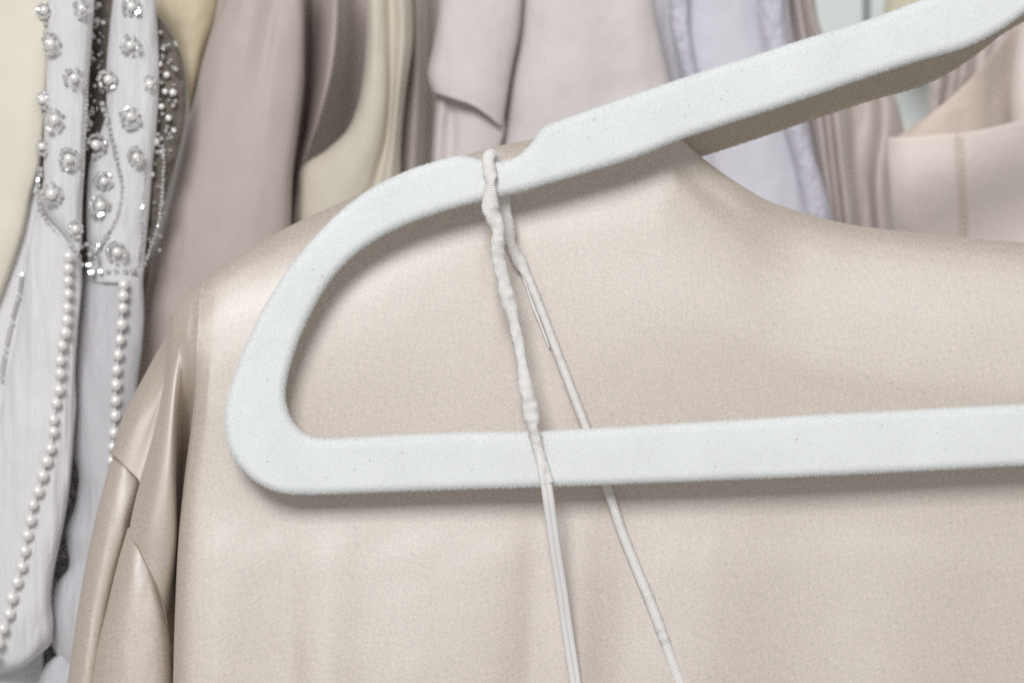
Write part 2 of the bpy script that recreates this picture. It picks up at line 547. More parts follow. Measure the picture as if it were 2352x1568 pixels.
def flock_mesh(me, count, xmax, mat):
    """short pile standing on the frame"""
    me.calc_loop_triangles()
    nt = len(me.loop_triangles)
    tv = np.empty(nt * 3, np.int32); me.loop_triangles.foreach_get('vertices', tv); tv = tv.reshape(-1, 3)
    co = np.empty(len(me.vertices) * 3, np.float32); me.vertices.foreach_get('co', co); co = co.reshape(-1, 3)
    no = np.empty(len(me.vertices) * 3, np.float32); me.vertices.foreach_get('normal', no); no = no.reshape(-1, 3)
    A, B, C = co[tv[:, 0]], co[tv[:, 1]], co[tv[:, 2]]
    fn = np.cross(B - A, C - A)
    ar = np.linalg.norm(fn, axis=1)
    fn /= (ar[:, None] + 1e-12)
    cen = (A + B + C) / 3
    w = ar * (cen[:, 1] < 0.0026) * np.where(np.abs(fn[:, 1]) > 0.93, 0.22, 1.0)
    w /= w.sum()
    f = RNG.choice(nt, count, p=w)
    r1, r2 = np.sqrt(RNG.random(count)), RNG.random(count)
    p = (1 - r1)[:, None] * A[f] + (r1 * (1 - r2))[:, None] * B[f] + (r1 * r2)[:, None] * C[f]
    keep = p[:, 0] < xmax
    p, f = p[keep], f[keep]
    n = fn[f]
    m = len(p)
    d = n + RNG.normal(0, 0.40, (m, 3))
    d /= np.linalg.norm(d, axis=1)[:, None]
    side = np.cross(d, RNG.normal(0, 1, (m, 3)))
    side /= np.linalg.norm(side, axis=1)[:, None]
    ln = RNG.uniform(0.00025, 0.00070, (m, 1))
    wd = 0.000045
    v = np.stack([p - side * wd, p + side * wd, p + d * ln], 1).reshape(-1, 3)
    fm = bpy.data.meshes.new('flock_pile')
    fm.vertices.add(m * 3); fm.vertices.foreach_set('co', v.astype(np.float32).reshape(-1))
    fm.loops.add(m * 3); fm.loops.foreach_set('vertex_index', np.arange(m * 3, dtype=np.int32))
    fm.polygons.add(m)
    fm.polygons.foreach_set('loop_start', np.arange(0, m * 3, 3, dtype=np.int32))
    fm.polygons.foreach_set('loop_total', np.full(m, 3, np.int32))
    fm.update(calc_edges=True)
    fm.materials.append(mat)
    return fm


def hook_mesh():
    bm = bmesh.new()
    top = mirror((2590, -240))
    cx = ((2590 + top[0]) / 2 - W / 2) * K
    cz = (H / 2 - (-240)) * K
    path = [(cx, cz - 0.010), (cx, cz + 0.03)]
    R = 0.020
    for k in range(0, 25):
        th = math.radians(-90 + k * 250 / 24)
        path.append((cx + R * math.cos(th) , cz + 0.03 + R + R * math.sin(th)))
    vs, fs = [], []
    p = np.array(path)
    t = np.gradient(p, axis=0); t /= np.linalg.norm(t, axis=1)[:, None]
    for (x, z), (tx, tz) in zip(p, t):
        for j in range(10):
            a = 2 * math.pi * j / 10
            vs.append((x - tz * 0.0017 * math.cos(a), 0.0017 * math.sin(a), z + tx * 0.0017 * math.cos(a)))
    for k in range(len(p) - 1):
        for j in range(10):
            fs.append((k * 10 + j, k * 10 + (j + 1) % 10, k * 10 + 10 + (j + 1) % 10, k * 10 + 10 + j))
    me = bpy.data.meshes.new('hook')
    me.from_pydata(vs, [], fs)
    me.polygons.foreach_set('use_smooth', [True] * len(me.polygons))
    me.materials.append(M_METAL)
    return me


HOOK = hook_mesh()


def hanger(label, offset, pile, xmax, mat):
    base = Vector(((AX - W / 2) * K, 0, (H / 2 - 1060) * K)) + Vector(offset)
    e = thing('velvet_hanger', label, 'hanger', base, 'velvet hangers')
    for nm, me in (('frame', HM.copy()), ('hook', HOOK)):
        if nm == 'frame':
            me.materials.clear(); me.materials.append(mat)
        o = link(nm, me, None, e)
        o.location = offset
    fo = link('flock_pile', flock_mesh(HM, pile, xmax, mat), None, e)
    fo.location = offset
    fo['kind'] = 'stuff'
    return e


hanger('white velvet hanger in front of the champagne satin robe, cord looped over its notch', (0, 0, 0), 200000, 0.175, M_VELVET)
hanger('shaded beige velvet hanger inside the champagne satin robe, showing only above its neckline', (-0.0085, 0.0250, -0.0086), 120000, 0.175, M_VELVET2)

def lint_mesh():
    """a few dust fibres caught in the flock"""
    path_o = closed(loop_o, 9)
    path_i = closed(loop_i, 9)
    vs, fs = [], []
    while len(fs) < 34 * 3:
        a = path_o[RNG.integers(0, len(path_o))]
        if a[0] > 2400 or a[0] < 500:
            continue
        b = path_i[np.argmin(((path_i - a) ** 2).sum(1))]
        p = a + (b - a) * RNG.uniform(0.15, 0.85)
        x, z = (p[0] - W / 2) * K, (H / 2 - p[1]) * K
        th, ln, bend = RNG.uniform(0, 6.28), RNG.uniform(0.00018, 0.00075), RNG.normal(0, 0.8)
        for k in range(4):
            t = k / 3
            q = th + bend * t
            cx, cz = x + math.cos(q) * ln * t, z + math.sin(q) * ln * t
            nx, nz = -math.sin(q) * 0.00005, math.cos(q) * 0.00005
            vs += [(cx - nx, -0.00335, cz - nz), (cx + nx, -0.00335, cz + nz)]
            if k:
                n = len(vs)
                fs.append((n - 4, n - 3, n - 1, n - 2))
    me = bpy.data.meshes.new('lint')
    me.from_pydata(vs, [], fs)
    return me


lo = link('lint', lint_mesh(), simple('grey_lint', (0.30, 0.27, 0.25), rough=0.9), [o for o in bpy.data.objects if o.name == 'velvet_hanger'][0])
lo['kind'] = 'stuff'

# ------------------------------------------------------------------ champagne satin robe
robe = thing('satin_robe', 'champagne satin robe with a folded sleeve, hanging just behind the white velvet hanger', 'robe', P(1500, 1700, 20))
SIL = np.array([(393, 721), (405, 703), (435, 672), (501, 619), (570, 573), (635, 535), (700, 503), (780, 468), (862, 431), (1000, 386), (1062, 360), (1243, 318), (1400, 305), (1540, 308)])


_su = np.linspace(SIL[0, 0], SIL[-1, 0], 600)
_sv = hermite(_su, SIL[:, 0], SIL[:, 1:])[:, 0]
_ker = np.hanning(61) / np.hanning(61).sum()
_sv[30:-30] = np.convolve(_sv, _ker, 'valid')


def sil(u):
    return float(np.interp(u, _su, _sv))




def y0(u):
    """the robe hangs closer to the hanger's tip than to its middle"""
    t = min(1.0, max(0.0, (u - 700) / 1300.0))
    return 12.6 + 2.8 * t * t * (3 - 2 * t)



def fold(u, v):
    """soft folds of the body; positive is towards the camera (mm)"""
    f = 0.0
    g = min(1.0, max(0.0, (v - 1050) / 500.0))
    for c, w, a in ((530, 70, 0.9), (610, 50, -0.6), (765, 60, 1.3), (690, 40, -0.8), (960, 75, 0.9), (1100, 90, 0.8), (1245, 38, -0.9), (1330, 60, 0.7), (1440, 60, -1.0), (1640, 110, 0.7), (1850, 120, -0.6), (2080, 130, 0.7)):
        cc = c - 25 * g
        f += 1.15 * a * g * math.exp(-((u - cc) / (w * 1.15)) ** 2)
    if v > 1120:
        f += 0.0075 * (v - 1120) * min(1.0, (v - 1120) / 150.0)
    # slack pocket between the bars
    f += 1.2 * math.exp(-((u - 800) / 220) ** 2 - ((v - 800) / 200) ** 2)
    f -= 1.0 * math.exp(-((u - 1190 - (v - 700) * 0.25) / 40) ** 2) * math.exp(-((v - 720) / 230) ** 2)
    f += 1.0 * math.exp(-((u - 1600) / 350) ** 2 - ((v - 760) / 180) ** 2)
    return f


ROLL = [(34, 36), (8, 26), (0, 17), (9, 12.5), (30, 8.4), (70, 4.6), (120, 1.9), (190, 0.5), (300, 0.0)]


def body_curve(u, lean=0.0):
    s = sil(u)
    q = 1 - 0.85 * min(1.0, max(0.0, (u - 1300) / 225.0)) - 0.40 * min(1.0, max(0.0, (640 - u) / 140.0))
    q -= 0.40 * math.exp(-((u - 1080) / 230.0) ** 2)
    pts = [(u, s + dv, y0(u) + dy * q) for dv, dy in ROLL]
    out = []
    for a, b, y in pts:
        out.append((a + lean * (b - s) / 300 if b > s else a, b, y - fold(a, b)))
    v = s + 380
    while v < 1640:
        out.append((u + lean * min(1, (v - s) / 300), v, y0(u) - fold(u, v)))
        v += 70
    out.append((u + lean, 1640, y0(u) - fold(u, 1640)))
    return out


def top_roll(u, s, ys):
    return [(u, s + 30, 44), (u, s + 6, 38), (u, s, 33), (u + 3, s + 12, ys + 6)]


curves = []
BACK = ((440, 818, 44), (439, 804, 36))
curves.append(F((440, 818, 66), (439, 804, 62), (433, 800, 58), (425, 850, 60), (405, 905, 60), (370, 979, 58), (333, 1056, 58), (300, 1145, 56)))
curves.append(F(*BACK, (433, 796, 33), (418, 857, 40), (395, 903, 40), (357, 979, 38), (318, 1056, 38), (284, 1151, 38)))
curves.append(F(*BACK, (435, 792, 32), (425, 857, 34), (405, 915, 33), (372, 1000, 32), (335, 1085, 31), (297, 1160, 32)))
curves.append(F(*BACK, (436, 789, 31), (430, 850, 28.5), (412, 960, 29.5), (378, 1060, 30), (325, 1188, 30)))
curves.append(F(*BACK, (437, 786, 30), (432, 850, 26), (416, 970, 29), (388, 1085, 30.5), (350, 1214, 30)))


def shoulder_y(u, v):
    """depth of the smooth shoulder slope at (u, v), before the sleeve folds begin"""
    dv = max(0.0, v - sil(u))
    q = 1 - 0.40 * min(1.0, max(0.0, (640 - u) / 140.0))
    roll = float(np.interp(dv, [p[0] for p in ROLL[2:]], [p[1] for p in ROLL[2:]]))
    return y0(u) + q * roll + 6.0 * max(0.0, (480 - u) / 85.0) ** 2


for ut, low in (
        (439, [(434, 872, 22.5), (423, 960, 21.5), (395, 1090, 21), (362, 1210, 23), (338, 1300, 23), (328, 1346, 22)]),
        (447, [(443, 872, 20.3), (436, 940, 18.6), (418, 1071, 16.6), (396, 1220, 15.5), (372, 1340, 16), (356, 1400, 17.5)]),
        (456, [(452, 872, 18.7), (447, 940, 17.8), (437, 1071, 15.9), (431, 1180, 15), (420, 1330, 15.5), (392, 1475, 17.5)]),
        (466, [(460, 880, 17.9), (454, 960, 18.5), (447, 1071, 18.5), (443, 1180, 18), (440, 1380, 18.5), (414, 1530, 20.5)]),
        (477, [(468, 885, 17.0), (459, 960, 20.0), (452, 1071, 26), (449, 1186, 33), (446, 1380, 35), (428, 1600, 36)]),
        (490, [(480, 885, 15.7), (475, 960, 20), (472, 1071, 32), (468, 1186, 43), (464, 1380, 47), (452, 1740, 48)]),
        (503, [(495, 885, 14.3), (493, 960, 16.6), (488, 1071, 23), (480, 1186, 29), (470, 1380, 31), (455, 1750, 31)]),
        (514, [(507, 885, 13.5), (503, 960, 14.1), (490, 1071, 15.2), (472, 1200, 15.9), (457, 1340, 15.9), (446, 1540, 14.9), (440, 1800, 13.6)]),
        (532, [(528, 885, 13.1), (523, 960, 12.9), (509, 1090, 13.3), (493, 1200, 13.5), (479, 1340, 12.9), (467, 1540, 11.4), (461, 1800, 9.6)])):
    u = ut / 1.102
    sv = sil(u)
    pts = [(u, sv + 34, y0(u) + 21), (u, sv + 8, y0(u) + 15.6)]
    for dv in (0, 10, 28, 52):
        pts.append((u, sv + dv, shoulder_y(u, sv + dv)))
    if (low[0][1] / 1.102) - sv - 52 > 60:
        vv = (sv + 52 + low[0][1] / 1.102) / 2
        pts.append((u + (low[0][0] / 1.102 - u) * 0.4, vv, 0.75 * shoulder_y(u, vv) + 0.25 * low[0][2]))
    curves.append(pts + F(*low))
for u, lean in ((500, -14), (525, -10), (555, -6), (590, -3), (630, 0), (670, 0), (710, 0), (750, 0), (790, 0), (830, 0), (870, 0), (910, 0), (960, 0), (1010, 0), (1060, 0), (1100, 0), (1140, 0),
                (1180, 0), (1220, 0), (1260, 0), (1300, 0), (1340, 0), (1385, 0), (1430, 0), (1480, 0), (1525, 0)):
    curves.append(body_curve(u, lean))


# neckline: a turned edge that runs down to the right
NECK = np.array([(1540, 300), (1567, 322), (1600, 352), (1640, 383), (1700, 424), (1760, 459), (1830, 484), (1920, 509), (2050, 528), (2180, 542), (2352, 557), (2480, 566)])


def neck_curve(u):
    s = float(hermite(np.array([u]), NECK[:, 0], NECK[:, 1:])[0, 0])
    k = min(1.0, (u - 1540) / 260.0)
    dip = 1.2 * math.exp(-((u - 1640) / 120.0) ** 2)
    pts = [(u, s + 10, 15.5 + 17.5 * k), (u, s + 1, 14.8 + 14 * k)]
    for dv, a, b in ((0, 14.2, 27.0), (7, 13.8, 24.2), (26, 13.6, 21.8), (60, 13.5, 19.4), (110, 13.3, 17.2), (180, 13.1, 15.1), (260, 13.0, 13.8), (340, 13.0, 13.0)):
        pts.append((u, s + dv, a + (b - a) * k + dip * math.exp(-((dv - 62 + 25 * k) / 22.0) ** 2)))
    out = [(a, b, y + y0(u) - 13.0 - fold(a, b) * min(1.0, (b - s) / 320.0)) for a, b, y in pts]
    v = s + 400
    while v < 1640:
        out.append((u, v, y0(u) - fold(u, v)))
        v += 70
    out.append((u, 1640, y0(u) - fold(u, 1640)))
    return out


for u in (1548, 1572, 1600, 1635, 1670, 1710, 1760, 1820, 1890, 1970, 2060, 2160, 2260, 2360, 2460):
    curves.append(neck_curve(u))
surf('body', curves, SATIN, robe, nv=240, nu=5, thick=0.6, wrinkle=(0.10, 220, 260), lead=(2, 24),
     relax=lambda u, v: np.clip((860 - v) / 110, 0, 1) * np.clip((u - 410) / 25, 0, 1) * np.clip((700 - u) / 100, 0, 1))

# lower sleeve pieces, each tucked under the piece above
surf('sleeve_band', [
    F((300, 1150, 60), (275, 1252, 60), (248, 1372, 60), (220, 1520, 60), (185, 1760, 60)),
    F((285, 1156, 42), (258, 1252, 40), (230, 1372, 39), (202, 1520, 39), (168, 1760, 39)),
    F((290, 1154, 36), (266, 1252, 34.6), (239, 1372, 34), (211, 1520, 34), (178, 1760, 34)),
    F((318, 1176, 32.5), (292, 1280, 31), (264, 1400, 30.5), (237, 1540, 30.5), (206, 1760, 30.5)),
    F((345, 1204, 33), (318, 1300, 31), (285, 1420, 31), (258, 1540, 31), (226, 1760, 31)),
    F((362, 1214, 36), (340, 1300, 36), (308, 1420, 36), (282, 1540, 36), (250, 1760, 36)),
    F((390, 1240, 44), (370, 1320, 46), (335, 1440, 46), (310, 1560, 46), (285, 1760, 46)),
], SATIN, robe, nv=110, nu=8, thick=0.6, wrinkle=(0.25, 60, 160))
surf('sleeve_band', [
    F((345, 1332, 40), (322, 1428, 42), (300, 1532, 42), (276, 1640, 42), (262, 1760, 42)),
    F((324, 1336, 28), (299, 1428, 27), (275, 1532, 26.5), (251, 1640, 26.5), (233, 1760, 26.5)),
    F((330, 1334, 26), (308, 1428, 24.6), (286, 1532, 23.8), (264, 1640, 23.8), (248, 1760, 23.8)),
    F((346, 1360, 23.0), (335, 1450, 21), (320, 1560, 20.3), (302, 1760, 20.3)),
    F((372, 1410, 22), (370, 1500, 20.5), (366, 1600, 20), (360, 1760, 20)),
    F((398, 1470, 23.0), (404, 1560, 21.5), (408, 1640, 21.5), (408, 1760, 21.5)),
    F((416, 1520, 26), (426, 1600, 25), (430, 1680, 25), (429, 1760, 25)),
    F((414, 1520, 36), (424, 1600, 38), (427, 1760, 38)),
    F((440, 1500, 56), (460, 1600, 58), (470, 1760, 58)),
], SATIN, robe, nv=90, nu=8, thick=0.6, wrinkle=(0.2, 60, 160))


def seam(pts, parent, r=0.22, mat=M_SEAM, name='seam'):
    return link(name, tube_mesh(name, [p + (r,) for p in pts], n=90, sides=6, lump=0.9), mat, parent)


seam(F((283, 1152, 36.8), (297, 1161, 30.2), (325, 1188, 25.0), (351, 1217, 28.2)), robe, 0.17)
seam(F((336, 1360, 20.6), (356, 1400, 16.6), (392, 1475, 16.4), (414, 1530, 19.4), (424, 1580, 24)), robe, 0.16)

# ------------------------------------------------------------------ looped cord over the notch
cord = thing('looped_cord', 'white thread-wrapped cord looped over the notch of the velvet hanger', 'cord', P(1128, 352, 0))
front = [(1262, 1108, -5.6, 1.25), (1249, 1075, -5.6, 1.4), (1240, 1045, -5.4, 1.5), (1234, 1022, -5.2, 1.45), (1228, 1000, -5.0, 1.75), (1222, 970, -4.6, 2.15), (1216, 930, -4, 2.2), (1209, 890, -3.5, 2.1),
         (1203, 862, -3, 1.7), (1201, 842, -2.8, 1.35), (1194, 800, -2.4, 1.45), (1184, 755, -2.2, 1.65), (1176, 722, -2.1, 1.7), (1168, 694, -2.2, 2.1), (1160, 668, -2.4, 2.1), (1156, 645, -2.6, 1.75),
         (1150, 620, -2.8, 1.85), (1144, 585, -3.1, 2.0), (1144, 555, -3.4, 1.9), (1144, 525, -3.7, 1.75), (1134, 500, -4.1, 2.25), (1127, 480, -4.3, 2.4), (1126, 455, -4.6, 2.15), (1127, 425, -4.9, 1.9),
         (1125, 395, -4.9, 1.75), (1121, 375, -4.6, 1.65), (1121, 362, -3.4, 1.6), (1125, 356, -1.2, 1.6), (1131, 356, 1.2, 1.6), (1138, 364, 3.6, 1.55), (1145, 385, 5.2, 1.5), (1151, 420, 5.9, 1.5),
         (1157, 460, 6.3, 1.75), (1163, 500, 7.2, 1.7), (1171, 540, 8.2, 1.75), (1181, 575, 9.2, 1.8), (1192, 598, 9.8, 1.85), (1203, 616, 10.2, 1.5), (1216, 645, 10.4, 1.25), (1232, 685, 10.4, 1.3), (1250, 730, 10.2, 1.32), (1268, 778, 9.8, 1.32),
         (1287, 828, 9.4, 1.35), (1306, 878, 9.2, 1.38), (1325, 928, 9.0, 1.4), (1345, 980, 8.8, 1.4), (1365, 1035, 8.8, 1.4), (1386, 1095, 9.2, 1.4), (1405, 1150, 10.0, 1.5), (1430, 1225, 10.9, 1.55), (1462, 1305, 11.2, 1.62),
         (1497, 1390, 11.0, 1.7), (1530, 1480, 11.0, 1.75), (1562, 1570, 11.0, 1.8), (1590, 1650, 11.0, 1.8)]
front = [(u, v, y + (0.7 * min(1.0, max(0.0, (y - 7.0) / 2.0))), r * 0.90) for u, v, y, r in front]
link('cord', tube_mesh('cord', front, n=3600, sides=14, rib=(0.20, 0.60, 0.6), lump=lambda f: 0.22 if f < 0.5 else 0.22 - 0.17 * min(1.0, (f - 0.5) / 0.06), twist=lambda f: 1.0 if f < 0.5 else 1.0 - 0.85 * min(1.0, (f - 0.5) / 0.06)), M_CORD, cord)
# from the bar down the front strand is a flat piping with a groove: two rolls side by side
tape = [(1240, 1040, -5.6), (1249, 1080, -5.8), (1257, 1125, -5.4), (1266, 1190, -3.5), (1278, 1275, -0.5), (1292, 1365, 3), (1306, 1460, 6), (1320, 1555, 8), (1333, 1650, 9)]
for dx, dy, r in ((-5.6, 0.0, 1.05), (5.8, 0.35, 0.95)):
    link('piping', tube_mesh('piping', [(u + dx * (1 if i > 0 else 0.4), v, y + dy, r * (1 if i > 0 else 0.7)) for i, (u, v, y) in enumerate(tape)], n=300, sides=12, lump=0.12), M_TAPE, cord)
# raw end of the seam allowance that peels off the back strand
link('frayed_edge', tube_mesh('frayed_edge', [(1190, 606, 10.8, 0.35), (1197, 622, 11.2, 0.5), (1207, 650, 11.5, 0.5), (1220, 690, 11.6, 0.45), (1240, 740, 11.6, 0.4), (1262, 798, 11.2, 0.25)], n=120, sides=8, lump=0.6), M_CORD, cord)


def fibres():
    vs, fs = [], []
    g = smooth([p for p in front[:45]], 900)
    for _ in range(1100):
        k = int(RNG.integers(0, 899))
        hot = RNG.random() < 0.45
        if hot:
            k = int(np.clip(RNG.choice([505, 530, 640, 660, 330, 250, 740]) + RNG.normal(0, 14), 0, 899))
        u, v, y, r = g[k]
        c = np.array(P(u, v, y))
        d = RNG.normal(0, 1, 3); d /= np.linalg.norm(d)
        p = c + d * r / 1000 * 0.9
        ln = RNG.uniform(0.0006, 0.0022) * (1.7 if hot else 1.0)
        bend = RNG.normal(0, 0.7, 3)
        wv = np.cross(d, RNG.normal(0, 1, 3)); wv /= np.linalg.norm(wv)
        prev = None
        for s in range(5):
            t = s / 4
            q = p + (d * t + bend * t * t * 0.5) * ln
            w_ = 0.000036 * (1 - 0.6 * t)
            vs += [tuple(q - wv * w_), tuple(q + wv * w_)]
            n = len(vs)
            if prev is not None:
                fs.append((prev, prev + 1, n - 1, n - 2))
            prev = n - 2
    me = bpy.data.meshes.new('loose_fibres')
    me.from_pydata(vs, [], fs)
    return me


fo = link('loose_fibres', fibres(), M_FIBRE, cord)
fo['kind'] = 'stuff'

# ------------------------------------------------------------------ cream garment at the far left
g = thing('cream_dress', 'plain cream wool-satin dress hanging on the far side of the beaded dress straps', 'dress', P(-40, 700, 70))
E = [(122, -60), (117, 60), (110, 180), (101, 310), (93, 380), (76, 440), (48, 555), (18, 640), (-30, 760), (-75, 900), (-130, 1150), (-180, 1450), (-210, 1750)]
surf('body', [
    [(u - 520, v, 74) for u, v in E], [(u - 260, v, 69) for u, v in E], [(u - 150, v, 67) for u, v in E], [(u - 80, v, 66.5) for u, v in E], [(u - 30, v, 67) for u, v in E],
    [(u - 8, v, 68.5) for u, v in E], [(u, v, 71.5) for u, v in E], [(u - 8, v, 80) for u, v in E]], M_CREAM, g, nv=110, nu=8, wrinkle=(0.8, 160, 320))

# ------------------------------------------------------------------ beaded chiffon dress
bd = thing('beaded_dress', 'white chiffon dress with pearl flowers, crystal bead trims and two strings of pearls', 'dress', P(180, 1560, 75))
surf('net_bodice', [
    [(85, -60, 88), (90, 200, 88), (85, 420, 88), (90, 560, 90), (120, 700, 92)],
    [(200, -60, 84), (205, 200, 84), (205, 400, 84), (205, 580, 84), (200, 700, 86)],
    [(250, -60, 82), (240, 200, 82), (235, 400, 83), (215, 580, 83), (210, 700, 85)],
    [(300, -60, 80), (320, 40, 80), (352, 160, 80), (352, 300, 80), (345, 400, 80), (320, 580, 81), (300, 700, 84)],
    [(322, -60, 83), (338, 12, 83), (364, 52, 83), (390, 97, 82), (406, 150, 82), (412, 220, 81), (405, 300, 80), (372, 450, 80), (340, 600, 82), (330, 700, 84)],
    [(328, -60, 94), (346, 16, 94), (372, 54, 94), (398, 99, 94), (414, 150, 94), (420, 220, 94), (412, 310, 94), (380, 450, 94), (346, 600, 94), (336, 700, 94)]], M_NET, bd, nv=70, nu=8, wrinkle=(2.2, 18, 22))
surf('strap', [
    [(118, -60, 74), (118, 150, 74), (112, 300, 74), (112, 420, 74), (112, 480, 74), (150, 545, 74), (180, 588, 74)],
    [(106, -60, 68), (108, 100, 68), (106, 200, 68), (102, 300, 68), (100, 400, 68), (98, 470, 68), (130, 530, 68), (178, 586, 68)],
    [(122, -60, 64.5), (124, 100, 64.5), (121, 250, 64.5), (118, 400, 64.5), (118, 470, 64.5), (150, 530, 64.5), (180, 582, 65)],
    [(160, -60, 63), (160, 100, 63), (155, 250, 63), (150, 400, 63), (148, 470, 63), (165, 530, 63.5), (183, 576, 64)],
    [(195, -60, 64.5), (193, 100, 64.5), (186, 250, 64.5), (180, 400, 64.5), (177, 480, 64.5), (183, 530, 65), (186, 570, 65)],
    [(218, -60, 68), (209, 100, 68), (199, 250, 68), (194, 380, 68), (188, 480, 68), (188, 530, 67), (188, 565, 67)],
    [(208, -60, 76), (200, 100, 76), (190, 250, 76), (185, 380, 76), (182, 480, 76), (184, 565, 75)]], M_CHIF, bd, nv=90, nu=8, wrinkle=(0.7, 22, 190))
surf('strap', [
    [(280, -60, 82), (262, 70, 82), (256, 200, 82), (252, 290, 82), (222, 380, 83), (214, 500, 83), (215, 640, 82)],
    [(268, -60, 76), (252, 70, 76), (244, 180, 76), (244, 260, 76), (208, 370, 77), (200, 480, 77), (203, 600, 76), (205, 650, 76)],
    [(282, -60, 73), (268, 70, 73), (262, 180, 73), (262, 260, 73), (234, 370, 74), (225, 480, 74), (228, 600, 73), (228, 650, 73)],
    [(305, -60, 71), (303, 70, 71), (303, 180, 71), (302, 260, 71), (288, 370, 71), (276, 480, 71), (268, 600, 71), (265, 650, 71)],
    [(335, -60, 72.5), (345, 90, 72.5), (345, 200, 72.5), (340, 300, 72.5), (328, 400, 72.5), (318, 500, 72.5), (308, 600, 72.5), (304, 650, 72.5)],
    [(350, -60, 76), (362, 90, 76), (364, 200, 76), (358, 300, 76), (350, 380, 76), (342, 480, 76), (332, 580, 76), (326, 650, 76)],
    [(340, -60, 84), (350, 90, 84), (352, 200, 84), (346, 300, 84), (338, 380, 84), (328, 480, 84), (315, 650, 84)]], M_CHIF, bd, nv=90, nu=8, wrinkle=(0.8, 24, 170))
# back layer at the left with a line of bugle beads
surf('back_panel', [
    [(-420, 480, 84), (-430, 800, 84), (-440, 1100, 84), (-450, 1700, 84)], [(-230, 480, 78), (-250, 800, 78), (-270, 1100, 78), (-290, 1700, 78)], [(-60, 480, 75), (-80, 800, 75), (-110, 1100, 76), (-130, 1700, 78)],
    [(30, 470, 74), (10, 640, 74), (-30, 850, 74), (-50, 1100, 76), (-70, 1700, 79)], [(85, 440, 74), (75, 600, 74), (55, 800, 74), (45, 1100, 78), (30, 1700, 82)],
    [(130, 440, 80), (130, 600, 80), (120, 800, 80), (110, 1100, 86), (95, 1700, 90)]], M_CHIF, bd, nv=60, nu=8, wrinkle=(0.8, 30, 300))
surf('skirt_panel', [
    [(98, 480, 76), (76, 600, 76), (56, 760, 76), (30, 900, 76), (-10, 1100, 76), (-60, 1350, 76), (-100, 1545, 78)],
    [(84, 484, 70), (64, 580, 70), (52, 680, 70), (34, 790, 70), (10, 900, 70), (-30, 1100, 70), (-80, 1330, 70), (-110, 1540, 72)],
    [(96, 492, 66.5), (82, 600, 66.5), (72, 700, 66.5), (56, 800, 66.5), (34, 920, 66.5), (2, 1100, 66.5), (-30, 1330, 66.5), (-50, 1540, 69)],
    [(120, 515, 64.5), (112, 640, 64.5), (105, 760, 64), (92, 900, 63.5), (72, 1100, 63), (50, 1330, 63), (30, 1480, 63.5), (20, 1528, 66), (18, 1544, 72)],
    [(148, 545, 64.5), (148, 660, 64.5), (144, 780, 64), (138, 920, 63.5), (124, 1100, 63), (98, 1300, 63), (78, 1440, 63.5), (68, 1508, 66), (64, 1524, 72)],
    [(176, 575, 66), (180, 680, 66), (168, 800, 65.5), (163, 930, 65), (158, 1053, 65), (142, 1180, 65), (115, 1310, 65), (105, 1400, 65), (108, 1462, 67), (112, 1484, 72)],
    [(186, 585, 69), (188, 640, 69), (178, 760, 69), (172, 860, 69), (174, 930, 69), (169, 998, 69), (165, 1053, 69), (153, 1162, 69), (135, 1253, 69), (121, 1325, 69), (116, 1380, 69), (121, 1440, 69), (120, 1468, 71)],
    [(180, 590, 80), (178, 700, 80), (164, 860, 80), (160, 998, 80), (144, 1162, 80), (126, 1253, 80), (112, 1325, 80), (108, 1380, 80), (110, 1440, 80), (112, 1462, 80)]],
    M_CHIF, bd, nv=150, nu=8, wrinkle=(1.0, 26, 280))
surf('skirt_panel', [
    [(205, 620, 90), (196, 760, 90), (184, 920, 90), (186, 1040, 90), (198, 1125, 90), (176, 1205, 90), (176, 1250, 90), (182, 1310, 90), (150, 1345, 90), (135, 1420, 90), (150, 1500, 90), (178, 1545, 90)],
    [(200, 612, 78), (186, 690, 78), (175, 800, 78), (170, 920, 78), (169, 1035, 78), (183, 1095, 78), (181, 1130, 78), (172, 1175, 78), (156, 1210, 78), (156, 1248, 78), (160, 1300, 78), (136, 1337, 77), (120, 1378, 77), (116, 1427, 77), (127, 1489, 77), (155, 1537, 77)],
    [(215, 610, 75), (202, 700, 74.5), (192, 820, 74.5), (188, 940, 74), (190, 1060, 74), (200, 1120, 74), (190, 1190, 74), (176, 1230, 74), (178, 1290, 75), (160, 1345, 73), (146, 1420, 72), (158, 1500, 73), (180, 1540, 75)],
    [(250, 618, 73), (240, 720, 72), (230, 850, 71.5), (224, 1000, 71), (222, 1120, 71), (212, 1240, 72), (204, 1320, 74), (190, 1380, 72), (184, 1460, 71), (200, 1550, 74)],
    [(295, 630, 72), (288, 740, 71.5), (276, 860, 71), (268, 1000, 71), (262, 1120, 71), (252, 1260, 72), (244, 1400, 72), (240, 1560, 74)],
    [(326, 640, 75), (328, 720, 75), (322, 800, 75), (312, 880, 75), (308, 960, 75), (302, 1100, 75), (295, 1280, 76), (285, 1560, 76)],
    [(316, 640, 86), (316, 760, 86), (304, 880, 86), (298, 1000, 86), (292, 1200, 86), (285, 1560, 86)]], M_CHIF_SHADE, bd, nv=170, nu=7, wrinkle=(1.0, 28, 240))
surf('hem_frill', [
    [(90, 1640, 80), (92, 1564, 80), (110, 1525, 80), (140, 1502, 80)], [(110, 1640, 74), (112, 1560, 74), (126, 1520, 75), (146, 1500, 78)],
    [(170, 1640, 72), (168, 1560, 73), (165, 1525, 76), (160, 1500, 79)], [(220, 1640, 74), (210, 1560, 76), (190, 1525, 79), (170, 1500, 81)]], M_CHIF_SHADE, bd, nv=40, nu=8, wrinkle=(1.0, 40, 60))
